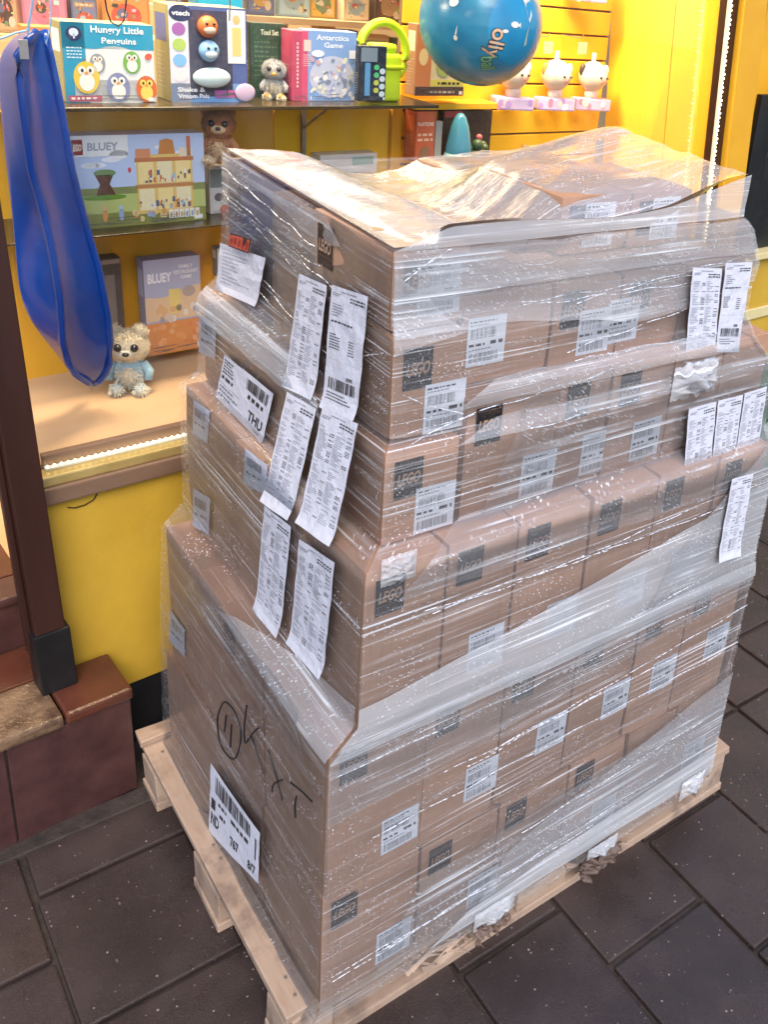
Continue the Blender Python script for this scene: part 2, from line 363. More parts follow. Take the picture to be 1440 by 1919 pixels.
# flat print: coloured shapes laid on one another in one mesh, colour per face
_TXT = {}
def text_mesh(s, bold=0.0, shear=0.0):
    k = (s, bold, shear)
    if k not in _TXT:
        cu = bpy.data.curves.new('t', 'FONT'); cu.body = s; cu.size = 1; cu.offset = bold; cu.shear = shear; cu.resolution_u = 3
        o = bpy.data.objects.new('t', cu); COL.objects.link(o)
        me = bpy.data.meshes.new_from_object(o.evaluated_get(bpy.context.evaluated_depsgraph_get()))
        V = [v.co.copy() for v in me.vertices]; F = [list(p.vertices) for p in me.polygons]
        bpy.data.objects.remove(o); bpy.data.curves.remove(cu); bpy.data.meshes.remove(me)
        xs = [v.x for v in V] or [0]; ys = [v.y for v in V] or [0]
        _TXT[k] = (V, F, min(xs), max(xs), min(ys), max(ys))
    return _TXT[k]
class Canvas:
    def __init__(s): s.v = []; s.f = []; s.c = []; s.h = 0; s.uv = []
    def up(s): s.h += 0.00035
    def poly(s, pts, col):
        i = len(s.v); s.v += [(x, y, s.h) for x, y in pts]; s.f.append(list(range(i, i + len(pts)))); s.c.append(col)
    def rect(s, x, y, w, h, col): s.poly([(x, y), (x + w, y), (x + w, y + h), (x, y + h)], col)
    def grid(s, x, y, w, h, col, nx, ny):
        for i in range(nx):
            for j in range(ny): s.rect(x + w * i / nx, y + h * j / ny, w / nx, h / ny, col)
    def ell(s, cx, cy, rx, ry, col, n=18, rot=0):
        c, q = math.cos(rot), math.sin(rot)
        s.poly([(cx + rx * math.cos(t) * c - ry * math.sin(t) * q, cy + rx * math.cos(t) * q + ry * math.sin(t) * c) for t in [k * 2 * math.pi / n for k in range(n)]], col)
    def text(s, x, y, t, h, col, bold=0.0, shear=0.0, w=None, center=False, rot=0.0):
        V, F, x0, x1, y0, y1 = text_mesh(t, bold, shear)
        k = h / max(1e-6, (y1 - y0)); kx = k if w is None else w / max(1e-6, x1 - x0)
        ox = x - ((x1 - x0) * kx / 2 if center else 0); i = len(s.v); c, q = math.cos(rot), math.sin(rot)
        for p in V:
            lx, ly = (p.x - x0) * kx + (ox - x), (p.y - y0) * k
            s.v.append((x + lx * c - ly * q, y + lx * q + ly * c, s.h))
        for f in F: s.f.append([i + j for j in f]); s.c.append(col)
    def bars(s, x, y, w, h, col, n=30, rnd=None, vert=False):
        R = rnd or random; p = 0
        ws = [R.choice((1, 1, 2, 3)) for _ in range(2 * n)]; tot = sum(ws)
        for i, q in enumerate(ws):
            if i % 2 == 0:
                if vert: s.rect(x, y + h * p / tot, w, h * q / tot, col)
                else: s.rect(x + w * p / tot, y, w * q / tot, h, col)
            p += q
    def words(s, x, y, w, h, col, R, fill=0.8):              # a line of print too small to read
        p = 0
        while p < w * fill:
            q = min(h * R.uniform(1.0, 3.2), w * fill - p)
            if q > h * 0.3: s.rect(x + p, y, q, h, col)
            p += q + h * 0.8
    def mesh(s, name, fn):
        me = bpy.data.meshes.new(name); me.from_pydata([fn(*p) for p in s.v], [], s.f)
        a = me.color_attributes.new('Col', 'FLOAT_COLOR', 'CORNER'); d = []
        for f, c in zip(s.f, s.c): d += [*c, 1] * len(f)
        a.data.foreach_set('color', d); me.update(); return me
    def build(s, name, parent=None, fn=None, mat='print', smooth=False):
        me = s.mesh(name, fn or (lambda x, y, h: (x, -h - 0.0006, y))); me.materials.append(M[mat])
        if smooth:
            for p in me.polygons: p.use_smooth = True
        return link(bpy.data.objects.new(name, me), parent)
WHT = (0.64, 0.63, 0.69); INK = (0.02, 0.02, 0.025); INK2 = (0.22, 0.22, 0.25)

# ------------------------------------------------------------------ pavement
pav = empty('pavement', (0, 0, 0)); tag(pav, None, None, None, 'structure')
bm = bmesh.new(); q = [bm.verts.new(p) for p in ((-30, -30, -0.012), (30, -30, -0.012), (30, 30, -0.012), (-30, 30, -0.012))]; bm.faces.new(q)
obj('joint_bed', bm, M['mortar'], pav)
cols = [-0.63, -0.35, -0.07, 0.213, 0.53, 0.85, 1.12, 1.405, 1.68, 1.96, 2.185, 2.47, 2.75, 3.03, 3.31]
offs = {3: 1.675, 5: 1.03, 6: 0.867, 7: 1.05, 8: 0.895, 9: 1.24, 10: 1.12, 2: 1.51, 4: 1.51}
SL = 0.34
for i, (x0, x1) in enumerate(zip(cols, cols[1:])):
    o0 = offs.get(i, 1.05 + (0.17 if i % 2 else 0))
    k0 = math.floor((-0.4 - o0) / SL)
    for k in range(k0, k0 + 10):
        y0 = o0 + k * SL; y1 = y0 + SL; g = 0.005
        ym = 1.842 if x0 < 0.53 else 1.95
        if y0 > ym - 0.05: continue
        y1c = min(y1, ym + 0.01)
        b = box(x0 + g, y0 + g, -0.06, x1 - g, y1c - g, 0.0, 0.005, 2, 0.0016)
        sb = obj('paving_slab', b, M['slab'], pav); sb.location.z = random.uniform(-0.002, 0.0015)
        sb.rotation_euler.z = random.uniform(-0.003, 0.003)
# cement fillet against the step
bm = box(-0.8, 1.80, -0.02, 0.63, 1.85, 0.006, 0.003)
fil = obj('mortar_fillet', bm, M['mortar'], pav)

# ------------------------------------------------------------------ shop front
def sobj(name, bm, mat, parent=None, smooth=False):           # mesh given in shop coordinates
    bm.transform(SROT); return obj(name, bm, mat, parent, None, smooth)
VW = 1.974
shop = empty('shop_front', W(0.53, VW, 0), 0, 'yellow painted toy shop front with lit display window behind the pallet', 'shop')
SHOPINV = Matrix.Translation(-Vector(shop.location))
def part(name, bm, mat, smooth=False, parent=None, lean=False):
    if lean:
        for v in bm.verts: v.co.x -= 0.10 * (v.co.z - 1.62)
    bm.transform(SHOPINV @ SROT); return obj(name, bm, mat, parent or shop, None, smooth)
U1 = 2.66
bm = bmesh.new(); bx(bm, 0.50, VW, 0.178, 2.85, VW + 0.12, 0.742)
part('stall_riser', bm, M['yellow'])
bm = bmesh.new(); bx(bm, 0.50, VW + 0.004, -0.02, 2.85, VW + 0.12, 0.178); part('plinth', bm, M['black'])
part('window_sill', box(0.505, VW - 0.022, 0.742, 2.72, VW + 0.06, 0.782, 0.004), M['sill'])
part('sill_trim', box(0.505, VW - 0.012, 0.782, 2.70, VW + 0.03, 0.806, 0.004), M['brass'])
part('window_glass', box(0.52, VW + 0.045, 0.806, U1 + 0.02, VW + 0.049, 2.6), M['clearglass'])
part('display_floor', box(0.52, VW + 0.06, 0.77, U1, 2.50, 0.80), M['floorwood'])
part('display_kerb', box(0.53, VW + 0.031, 0.79, U1, VW + 0.05, 0.835, 0.002), M['sill'])
# back panels: plain boards on the left, slotted boards on the right
zb = 0.80
part('back_panel', box(0.52, 2.50, 0.80, 1.335, 2.52, 1.47), M['orange_in'])
part('back_panel', box(1.339, 2.50, 0.80, 1.72, 2.52, 1.47), M['yellow_in'])
part('back_post', box(1.722, 2.485, 0.80, 1.757, 2.53, 1.475), M['orange_in'])
zz = 0.80; k = 0
while zz < 2.3:
    h = 0.083
    part('slat_board', box(1.76, 2.50, zz + 0.003, 2.645, 2.516, zz + h - 0.004, 0.0015, 1), M['yellow_in']); zz += h
part('slat_backing', box(1.76, 2.517, 0.80, 2.65, 2.53, 2.35), M['sill'])
# right side wall of the display in two pegboard panels
def sidewall(v0, v1, nm):
    bm = bmesh.new(); bx(bm, U1, v0, 0.80, U1 + 0.02, v1, 2.6); return part(nm, bm, M['yellow_in'], lean=True)
sw1 = sidewall(VW + 0.05, 2.205, 'side_panel'); sw2 = sidewall(2.209, 2.50, 'side_panel')
bm = bmesh.new()
for vv in [2.02 + 0.022 * i for i in range(20)]:
    for z in [1.05 + 0.022 * j for j in range(40)]:
        if abs(vv - 2.207) < 0.012: continue
        c = [bm.verts.new((U1 - 0.0006 - 0.10 * (z - 1.62), vv + 0.003 * math.cos(t), z + 0.003 * math.sin(t))) for t in [q * math.pi / 3 for q in range(6)]]
        bm.faces.new(c)
bm.transform(SHOPINV @ SROT); pg = obj('peg_hole', bm, M['orange_in'], shop); pg['kind'] = 'stuff'
# LED strings: along the sill and up the right jamb
part('led_tape', box(0.53, VW + 0.016, 0.8065, U1, VW + 0.03, 0.811), M['ledtape'])
beads = bmesh.new()
for i in range(150): ball(beads, (0.535 + i * 0.0142, VW + 0.022, 0.8135), 0.003, 6)
bd = part('led_bead', beads, M['led']); bd['kind'] = 'stuff'
part('led_tape', box(U1 - 0.021, VW - 0.004, 0.85, U1 - 0.011, VW + 0.006, 2.4), M['ledtape'], lean=True)
beads = bmesh.new()
for i in range(112): ball(beads, (U1 - 0.016 + 0.003 * math.sin(i * 2.1), VW - 0.007, 0.86 + i * 0.0138), 0.0042, 6)
bd = part('led_bead', beads, M['led'], lean=True); bd['kind'] = 'stuff'
part('window_jamb', box(U1 - 0.002, VW - 0.006, 0.806, U1 + 0.022, VW + 0.05, 2.6), M['plum'], lean=True)
part('corner_post', box(U1 + 0.024, VW - 0.03, 0.0, U1 + 0.145, VW + 0.05, 2.6, 0.003), M['orange_post'], lean=True)
# shop interior above and behind
bm = bmesh.new(); bx(bm, -0.5, 4.4, 0, 5.0, 4.45, 3.0); part('inner_wall', bm, M['shopwall'])
bm = bmesh.new(); bx(bm, -0.5, 2.54, 2.70, 5.0, 4.4, 2.75); part('shop_ceiling', bm, M['cream_trim'])
bm = bmesh.new(); bx(bm, -0.5, 2.54, 0.0, 5.0, 4.4, 0.02); part('shop_floor', bm, M['floorwood'])
bm = bmesh.new(); bx(bm, 0.52, VW + 0.06, 2.60, 2.7, 2.54, 2.63); part('display_ceiling', bm, M['cream_trim'])
bm = bmesh.new(); bx(bm, 0.0, VW, 2.55, 3.6, VW + 0.1, 3.4); part('fascia', bm, M['yellow'])
# top shelf, its brackets, and the middle glass shelf
ts = box(0.60, 2.275, 1.507, 1.735, 2.50, 1.516, 0.001, 1); part('top_shelf', ts, M['shelfglass'])
part('top_shelf', box(1.76, 2.42, 1.478, 2.08, 2.499, 1.497, 0.002), M['yellow_in'])
part('middle_shelf', box(0.56, 2.29, 1.2155, 1.60, 2.50, 1.22, 0.001, 1), M['shelfglass'])
for u in (1.425,):
    part('shelf_bracket', box(u - 0.006, 2.488, 1.3, u + 0.006, 2.4995, 1.505), M['metal'])
    part('bracket_arm', tube([W(u, 2.49, 1.41) * 1 if 0 else (u, 2.49, 1.42), (u, 2.46, 1.44), (u, 2.36, 1.497)], 0.004, 6), M['metal'])

part('loose_wire', tube([sh(184, 922, VW - 0.003), sh(176, 936, VW - 0.003), sh(160, 946, VW - 0.003), sh(140, 952, VW - 0.003), sh(126, 951, VW - 0.003)], 0.0012, 5), M['blackmetal'])
# interior shelves with stock, seen over the top shelf
def stock_shelf(v, z, u0, u1):
    t = empty('stock_shelf', W(u0, v, z))
    o = obj('shelf_board', box(0, 0, -0.025, u1 - u0, 0.28, 0, 0.002), M['beige'], t); t.rotation_euler.z = SA
    return t

# right of the window: painted pier with blackboard
VP = 1.925
pier = empty('pier', W(2.83, VP, 0), SA, 'yellow and green painted pier right of the shop window', 'pier')
def pbox(name, u0, v0, z0, u1, v1, z1, m, bev=0.003):
    return obj(name, box(u0 - 2.83, v0 - VP, z0, u1 - 2.83, v1 - VP, z1, bev), m, pier)
a0 = sh(1400, 690, VP).z
pbox('green_base', 2.815, VP, 0.0, 3.9, VP + 0.3, 0.545, M['green'])
pbox('lower_panel', 2.815, VP + 0.004, 0.545, 3.9, VP + 0.3, 0.77, M['yellow'])
pbox('cream_band', 2.815, VP - 0.006, 0.77, 3.9, VP + 0.3, 0.812, M['cream_trim'])
pbox('upper_panel', 2.815, VP + 0.002, 0.812, 3.9, VP + 0.3, 1.02, M['yellow'])
pbox('ledge', 2.815, VP - 0.03, 1.02, 3.9, VP + 0.3, 1.045, M['cream_trim'])
pbox('top_panel', 2.815, VP + 0.04, 1.045, 3.9, VP + 0.3, 3.0, M['orange_post'])
brd = empty('black_notice_board', W(2.84, VP + 0.02, 1.05), SA, 'tall black board standing on the yellow ledge at the right edge', 'board')
obj('board_face', box(0, -0.005, 0, 0.8, 0.018, 0.55, 0.003), M['blackmetal'], brd)
hd = obj('board_header', box(0.07, -0.02, 0.56, 0.8, 0.018, 1.1, 0.004), M['yellow'], brd)
obj('hook_block', box(0.075, -0.03, 0.50, 0.115, -0.006, 0.56, 0.003), M['orange_post'], brd)
obj('cable_loop', tube([(0.1, -0.02, 0.5), (0.085, -0.025, 0.42), (0.06, -0.025, 0.34), (0.07, -0.025, 0.27), (0.11, -0.025, 0.26), (0.13, -0.025, 0.33), (0.12, -0.025, 0.41), (0.14, -0.025, 0.43)], 0.003, 6), M['black'], brd)

# ------------------------------------------------------------------ door steps and door post at the left
steps = empty('door_steps', W(0.0, 1.817, 0), SA, 'wet red quarry tile door steps at the left edge', 'steps')
def st(name, u0, v0, z0, u1, v1, z1, m, bev=0.004, parent=None):
    return obj(name, box(u0, v0 - 1.817, z0, u1, v1 - 1.817, z1, bev, 2, 0.0008), m, parent or steps)
st('step_core', -0.9, 1.825, -0.02, 0.60, 2.09, 0.28, M['mortar'])
for (u0, u1) in ((-0.7, -0.42), (-0.415, -0.14), (-0.135, 0.10), (0.104, 0.345), (0.349, 0.607)):
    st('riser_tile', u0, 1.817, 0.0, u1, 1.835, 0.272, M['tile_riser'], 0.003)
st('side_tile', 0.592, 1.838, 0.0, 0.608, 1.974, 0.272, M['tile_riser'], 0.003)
for i, (u0, u1, m) in enumerate(((-0.6, -0.2, 'tile_red'), (-0.196, 0.18, 'tile_brown'), (0.184, 0.463, 'tile_brown'), (0.467, 0.612, 'tile_red'))):
    st('nosing_tile', u0, 1.808, 0.276, u1, 1.962, 0.306, M[m], 0.008)
for i, (u0, u1) in enumerate(((-0.6, -0.2), (-0.196, 0.18), (0.184, 0.5))):
    st('tread_tile', u0, 1.966, 0.276, u1, 2.095, 0.304, M['tile_red'], 0.004)
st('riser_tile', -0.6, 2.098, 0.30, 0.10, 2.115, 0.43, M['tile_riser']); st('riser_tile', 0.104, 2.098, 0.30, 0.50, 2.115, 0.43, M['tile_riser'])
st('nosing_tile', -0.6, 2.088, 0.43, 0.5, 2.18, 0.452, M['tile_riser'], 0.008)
st('tread_tile', -0.6, 2.184, 0.43, 0.5, 2.40, 0.45, M['tile_red'])
st('riser_tile', -0.6, 2.40, 0.45, 0.5, 2.42, 0.56, M['tile_pale'])
st('tread_tile', -0.6, 2.40, 0.56, 0.14, 2.9, 0.585, M['tile_red']); st('tread_tile', 0.144, 2.40, 0.56, 0.5, 2.9, 0.585, M['tile_red'])
post = empty('door_post', W(0.466, 1.93, 0.305), SA, 'dark brown painted wooden door post standing on the tiled step', 'post')
post.rotation_euler.y = rad(-1.8)
obj('post_shaft', box(-0.012, -0.03, 0.15, 0.05, 0.02, 2.4, 0.004), M['plum'], post)
obj('door_stop', box(-0.024, -0.005, 0.1, -0.0125, 0.018, 2.4, 0.002), M['plum'], post)
obj('post_shoe', box(-0.018, -0.036, 0.0, 0.057, 0.026, 0.16, 0.003), M['blackmetal'], post)
door = empty('inner_door_frame', W(0.24, 2.45, 0.585), SA, 'yellow and dark inner door frame behind the door post', 'door frame')
obj('jamb', box(-0.05, 0, 0.0, 0.02, 0.05, 1.9, 0.003), M['yellow'], door)
obj('door_leaf', box(-0.8, 0.02, 0.0, -0.055, 0.06, 1.9, 0.003), M['plum'], door)

# ------------------------------------------------------------------ pallet
PX0, PX1, PY0, PY1 = 0.487, 1.667, 1.06, 1.86
pal = empty('wooden_pallet', (PX0, PY0, 0), 0, 'pale softwood pallet with splintered edge under the wrapped cartons', 'pallet')
def pb(name, x0, y0, z0, x1, y1, z1, m, bev=0.003, jit=0.002): return obj(name, box(x0, y0, z0, x1, y1, z1, bev, 2, jit), m, pal)
for (y0, y1) in ((0.0, 0.1), (0.3275, 0.4725), (0.70, 0.80)):
    pb('base_board', 0, y0, 0, 1.2, y1, 0.022, M['pallet'])
    for (x0, x1) in ((0, 0.1), (0.5275, 0.6725), (1.1, 1.2)):
        pb('block', x0 + 0.004, y0 + 0.004, 0.0225, x1 - 0.004, y1 - 0.004, 0.0995, M['pallet_y'])
for (y0, y1) in ((0.0, 0.1), (0.3275, 0.4725), (0.70, 0.80)): pb('stringer_board', 0.012, y0, 0.1, 1.188, y1, 0.1215, M['pallet'])
for (x0, x1) in ((0, 0.145), (0.172, 0.272), (0.30, 0.40), (0.43, 0.53), (0.56, 0.66), (0.69, 0.79), (0.82, 0.92), (0.95, 1.035), (1.058, 1.2)): pb('deck_board', x0, 0.0, 0.122, x1, 0.8, 0.144, M['pallet_y'])
pb('broken_stub', -0.006, 0.765, 0.1455, 0.09, 0.81, 0.163, M['pallet'])
for (x0, y0) in [(x, y) for x in (0.03, 0.115) for y in (0.03, 0.07, 0.38, 0.42, 0.73, 0.77)]:
    bm = bmesh.new(); bmesh.ops.create_circle(bm, cap_ends=True, segments=8, radius=0.0035, matrix=Matrix.Translation((x0, y0, 0.1468))); obj('nail', bm, M['metal'], pal)
# torn splinters on the long front edge
for (cx, nsp) in ((0.36, 22), (0.78, 26)):
    bm = bmesh.new()
    for i in range(nsp):
        x = cx + random.gauss(0, 0.05); z = random.uniform(0.03, 0.12); l = random.uniform(0.02, 0.07)
        m = Matrix.Translation((x, -0.004, z)) @ Matrix.Rotation(random.uniform(-1.0, 1.0), 4, 'Y') @ Matrix.Rotation(random.uniform(-0.5, 0.2), 4, 'Z')
        w = random.uniform(0.002, 0.006)
        bm_v = [bm.verts.new(m @ Vector(p)) for p in ((-l, 0, -w), (-l, 0, w), (l * 0.7, -0.01, 0), (-l, -w * 2, 0))]
        for f in ((0, 1, 2), (1, 3, 2), (3, 0, 2), (0, 3, 1)): bm.faces.new([bm_v[j] for j in f])
    sp = obj('splinter', bm, M['pallet'], pal); sp['kind'] = 'stuff'

# ------------------------------------------------------------------ cartons
cv = Canvas(); cv.rect(0, 0, 0.05, 0.066, (0.012, 0.010, 0.010)); cv.up()
R = random.Random(3); KC = (0.26, 0.15, 0.10)
for i in range(9): cv.rect(0.003 + i * 0.0050, 0.0585, R.uniform(0.001, 0.003), R.uniform(0.001, 0.0035), KC)
for i in range(26): cv.rect(R.uniform(0.003, 0.045), R.uniform(0.049, 0.056), 0.0014, 0.0014, (0.13, 0.08, 0.055))
for i in range(30): cv.rect(R.uniform(0.003, 0.046), R.uniform(0.003, 0.013), 0.0016, 0.0012, (0.16, 0.1, 0.07))
cv.rect(0.002, 0.0165, 0.046, 0.0008, KC)
LOGO_BASE = cv.mesh('logo_panel', lambda x, y, h: (x, -h - 0.0007, y)); LOGO_BASE.materials.append(M['print'])
cv = Canvas(); cv.text(0.0045, 0.023, 'LEGO', 0.0205, (0.42, 0.26, 0.17), 0.035, 0.22, w=0.041); cv.h = 0.0006
LOGO_TXT = cv.mesh('lettering', lambda x, y, h: (x, -h - 0.0012, y)); LOGO_TXT.materials.append(M['print'])
LABELS = []
for sd in range(4):
    cv = Canvas(); R = random.Random(sd); w, h = 0.074, 0.082
    cv.rect(0, 0, w, h, (0.78, 0.79, 0.85)); cv.up()
    cv.words(0.004, h - 0.009, w - 0.01, 0.0028, INK, R); cv.words(0.004, h - 0.014, w - 0.01, 0.002, (0.2, 0.2, 0.22), R, 0.6)
    cv.bars(0.006, h - 0.036, 0.05, 0.017, INK2, 20, R)
    cv.words(0.004, 0.034, 0.03, 0.0042, INK, R, 1); cv.words(0.045, 0.034, 0.024, 0.006, INK, R, 1)
    cv.words(0.004, 0.027, 0.06, 0.002, (0.15, 0.15, 0.17), R, 0.7)
    cv.bars(0.006, 0.006, 0.056, 0.016, INK2, 24, R)
    me = cv.mesh('barcode_label', lambda x, y, hh: (x, -hh - 0.0007, y)); me.materials.append(M['print']); LABELS.append(me)

def carton(x0, y0, z0, x1, y1, z1, label, logo=True, lab=None, left_logo=False, mat='card', group='brown cartons stacked on the pallet', rz=0.0, hero=None):
    w, d, h = x1 - x0, y1 - y0, z1 - z0
    bm = bmesh.new(); bx(bm, 0, 0, 0, w, d, h)
    bmesh.ops.subdivide_edges(bm, edges=bm.edges[:], cuts=3, use_grid_fill=True)
    amp = random.uniform(0.0006, 0.0022)
    for v in bm.verts:                                        # packed card bulges a little between its edges
        fx, fy, fz = (math.sin(math.pi * min(1, max(0, q))) for q in (v.co.x / w, v.co.y / d, v.co.z / h))
        if v.co.y < 1e-5: v.co.y -= amp * fx * fz
        if v.co.x < 1e-5: v.co.x -= amp * fy * fz
        if v.co.z > h - 1e-5: v.co.z -= 0.6 * amp * fx * fy
    for v in bm.verts:
        if all(min(q, m - q) < 0.004 for q, m in zip(v.co, (w, d, h))) and random.random() < 0.5:
            v.co += Vector((w / 2 - v.co.x, d / 2 - v.co.y, h / 2 - v.co.z)).normalized() * random.uniform(0.002, 0.006)
    es = [e for e in bm.edges if len(e.link_faces) == 2 and e.calc_face_angle(0) > 1.0]
    bmesh.ops.bevel(bm, geom=es, offset=0.0016, segments=2, affect='EDGES', profile=0.6)
    o = obj('cardboard_box', bm, M[mat], None, (x0, y0, z0))
    o.rotation_euler.z = rz
    tag(o, label, 'carton', group)
    # taped lid seam
    t = obj('packing_tape', box(0.004, d / 2 - 0.024, h - 0.001, w - 0.004, d / 2 + 0.024, h + 0.0008), M['tape'], o)
    if logo:
        lp = link(bpy.data.objects.new('logo_panel', LOGO_BASE), o); lp.location = (0.016, -amp - 0.0002, h - 0.083)
        link(bpy.data.objects.new('lettering', LOGO_TXT), lp)
    if left_logo:
        lp = link(bpy.data.objects.new('logo_panel', LOGO_BASE), o); lp.rotation_euler.z = -math.pi / 2; lp.location = (-amp - 0.0002, d - 0.016, h - 0.083)
        link(bpy.data.objects.new('lettering', LOGO_TXT), lp)
    if lab:
        lb = link(bpy.data.objects.new('barcode_label', random.choice(LABELS)), o); lb.location = (lab[0] - x0, -amp - 0.0003, lab[1] - z0)
        lb.rotation_euler.y = random.uniform(-0.02, 0.02)
    return o
J = lambda: random.uniform(-0.003, 0.003)
ORD = ['first', 'second', 'third', 'fourth', 'fifth', 'sixth', 'seventh', 'eighth', 'ninth', 'tenth', 'eleventh', 'twelfth', 'thirteenth', 'fourteenth', 'fifteenth', 'sixteenth', 'seventeenth', 'eighteenth', 'nineteenth', 'twentieth']
def row(xs, y0, y1, z0, z1, what, labs, logos=None, tops=None):
    for i, (a, b) in enumerate(zip(xs, xs[1:])):
        zt = tops[i] if tops else z1
        carton(a + random.uniform(0.001, 0.004), y0 + random.uniform(0, 0.006) + (0.002 if i else 0), z0, b - random.uniform(0.001, 0.004), y1, zt, f'brown carton, {ORD[i]} from near corner on long side, {what}', (logos is None or logos[i]),
               labs[i] if i < len(labs) else None)
row([0.543, 0.742, 0.92, 1.10, 1.265, 1.42, 1.562], 1.042, 1.29, 0.145, 0.411, 'bottom layer', [(0.655, 0.165), (0.858, 0.168), None, (1.185, 0.17), None, (1.475, 0.19)], [1, 1, 1, 1, 0, 0])
row([0.548, 0.735, 0.90, 1.072, 1.24, 1.385, 1.556], 1.040, 1.29, 0.413, 0.747, 'second layer up', [(0.652, 0.455), (0.828, 0.47), (0.99, 0.50), (1.165, 0.50), (1.30, 0.505), (1.47, 0.52)])
row([0.597, 0.745, 0.885, 1.05, 1.22, 1.385, 1.535], 1.034, 1.27, 0.750, 1.063, 'third layer up', [None, (0.80, 0.79), (0.97, 0.785), (1.145, 0.785), (1.295, 0.79), (1.44, 0.80)])
row([0.650, 0.788], 1.081, 1.28, 1.066, 1.225, 'low fourth layer', [(0.708, 1.07)])
carton(0.667, 1.099, 1.236, 0.790, 1.30, 1.399, 'small brown carton sitting on the low corner carton under the long paper slips', True, (0.722, 1.237))
row([0.791, 0.984, 1.105, 1.26, 1.40, 1.54], 1.083, 1.29, 1.066, 1.285, 'tall row above third layer', [(0.912, 1.078), (1.052, 1.082), (1.172, 1.082), None, None], [1, 1, 1, 0, 0])
carton(0.672, 1.118, 1.402, 0.80, 1.36, 1.524, 'brown carton at the top near corner with two dark emblems', True, (0.712, 1.42), True)
row([0.803, 0.985, 1.14, 1.30, 1.468], 1.128, 1.33, 1.288, 1.436, 'upper row below film rim', [(0.815, 1.318), (1.045, 1.30), (1.115, 1.31), None], [0, 1, 1, 0])
row([1.085, 1.255, 1.42], 1.25, 1.5, 1.439, 1.545, 'topmost row in film', [(1.14, 1.45), (1.31, 1.45)])
# cartons showing on the short side
carton(0.543, 1.293, 0.145, 0.80, 1.56, 0.411, 'brown carton at the bottom of the short side, beside the near one', False)
carton(0.545, 1.563, 0.145, 0.80, 1.815, 0.411, 'brown carton at the bottom far end of the short side by the black plinth', False)
carton(0.548, 1.293, 0.413, 0.80, 1.475, 0.745, 'brown carton bearing the handwritten marks on the short side', False, None, True)
carton(0.556, 1.478, 0.413, 0.80, 1.80, 0.738, 'brown carton at the far end of the short side above the bottom one', False)
carton(0.600, 1.273, 0.750, 0.86, 1.52, 1.063, 'brown carton in the middle of the short side, hung with long paper slips', False)
carton(0.607, 1.523, 0.750, 0.86, 1.795, 1.063, 'brown carton at the far end of the short side below the window sill line', False, None, True)
carton(0.648, 1.283, 1.066, 0.86, 1.53, 1.235, 'low brown carton of the short side carrying the courier label', False)
carton(0.650, 1.533, 1.066, 0.86, 1.795, 1.240, 'low brown carton of the short side at its far corner, one emblem', False, None, True)
carton(0.690, 1.363, 1.243, 0.825, 1.56, 1.505, 'tall brown carton under the top film beside the corner one', False)
carton(0.705, 1.563, 1.243, 0.825, 1.795, 1.512, 'tall brown carton at the far top corner under the white sheet', False, None, True, 'card_purple')
# inside of the load, seen through the film on top
carton(0.93, 1.44, 1.24, 1.11, 1.79, 1.448, 'brown carton sunk in the middle of the top, far side', False)
carton(1.125, 1.52, 1.24, 1.50, 1.80, 1.50, 'brown carton under the film bulge at the back', False)
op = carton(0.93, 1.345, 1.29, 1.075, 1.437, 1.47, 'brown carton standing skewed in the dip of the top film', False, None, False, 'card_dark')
bm = bmesh.new()
for (pts) in (((0, 0, 0.18), (0.145, 0, 0.18), (0.14, -0.055, 0.225), (0.0, -0.05, 0.215)), ((0, 0, 0.18), (0, 0.09, 0.18), (-0.04, 0.09, 0.20), (-0.045, 0, 0.2))):
    vv = [bm.verts.new(p) for p in pts]; bm.faces.new(vv)
    bm.faces.new([bm.verts.new(Vector(p) + Vector((0, 0, -0.003))) for p in pts][::-1])
bm.free()

# ------------------------------------------------------------------ stretch film round the load
RINGS = [  # z, near corner, right corner, far-left corner
    (0.118, (0.515, 1.032), (1.580, 1.030), (0.515, 1.835)),
    (0.150, (0.536, 1.034), (1.572, 1.032), (0.536, 1.822)),
    (0.405, (0.538, 1.034), (1.570, 1.033), (0.538, 1.820)),
    (0.738, (0.542, 1.032), (1.563, 1.031), (0.552, 1.806)),
    (0.752, (0.552, 1.029), (1.556, 1.028), (0.565, 1.803)),
    (0.790, (0.588, 1.027), (1.545, 1.027), (0.598, 1.800)),
    (1.055, (0.591, 1.027), (1.542, 1.028), (0.602, 1.800)),
    (1.068, (0.598, 1.033), (1.548, 1.034), (0.608, 1.800)),
    (1.082, (0.642, 1.072), (1.552, 1.074), (0.640, 1.800)),
    (1.222, (0.645, 1.074), (1.552, 1.075), (0.644, 1.800)),
    (1.245, (0.660, 1.090), (1.520, 1.078), (0.652, 1.799)),
    (1.285, (0.660, 1.091), (1.475, 1.080), (0.690, 1.798)),
    (1.330, (0.661, 1.092), (1.470, 1.112), (0.698, 1.797)),
    (1.392, (0.661, 1.093), (1.476, 1.118), (0.700, 1.797)),
    (1.430, (0.665, 1.110), (1.482, 1.118), (0.701, 1.797)),
    (1.500, (0.666, 1.111), (1.440, 1.118), (0.703, 1.797)),
    (1.525, (0.666, 1.112), (1.410, 1.118), (0.704, 1.797)),
]
def ring(z):
    if z <= RINGS[0][0]: return RINGS[0][1:]
    for a, b in zip(RINGS, RINGS[1:]):
        if z <= b[0]:
            t = (z - a[0]) / (b[0] - a[0])
            return tuple((p[0] + (q[0] - p[0]) * t, p[1] + (q[1] - p[1]) * t) for p, q in zip(a[1:], b[1:]))
    return RINGS[-1][1:]
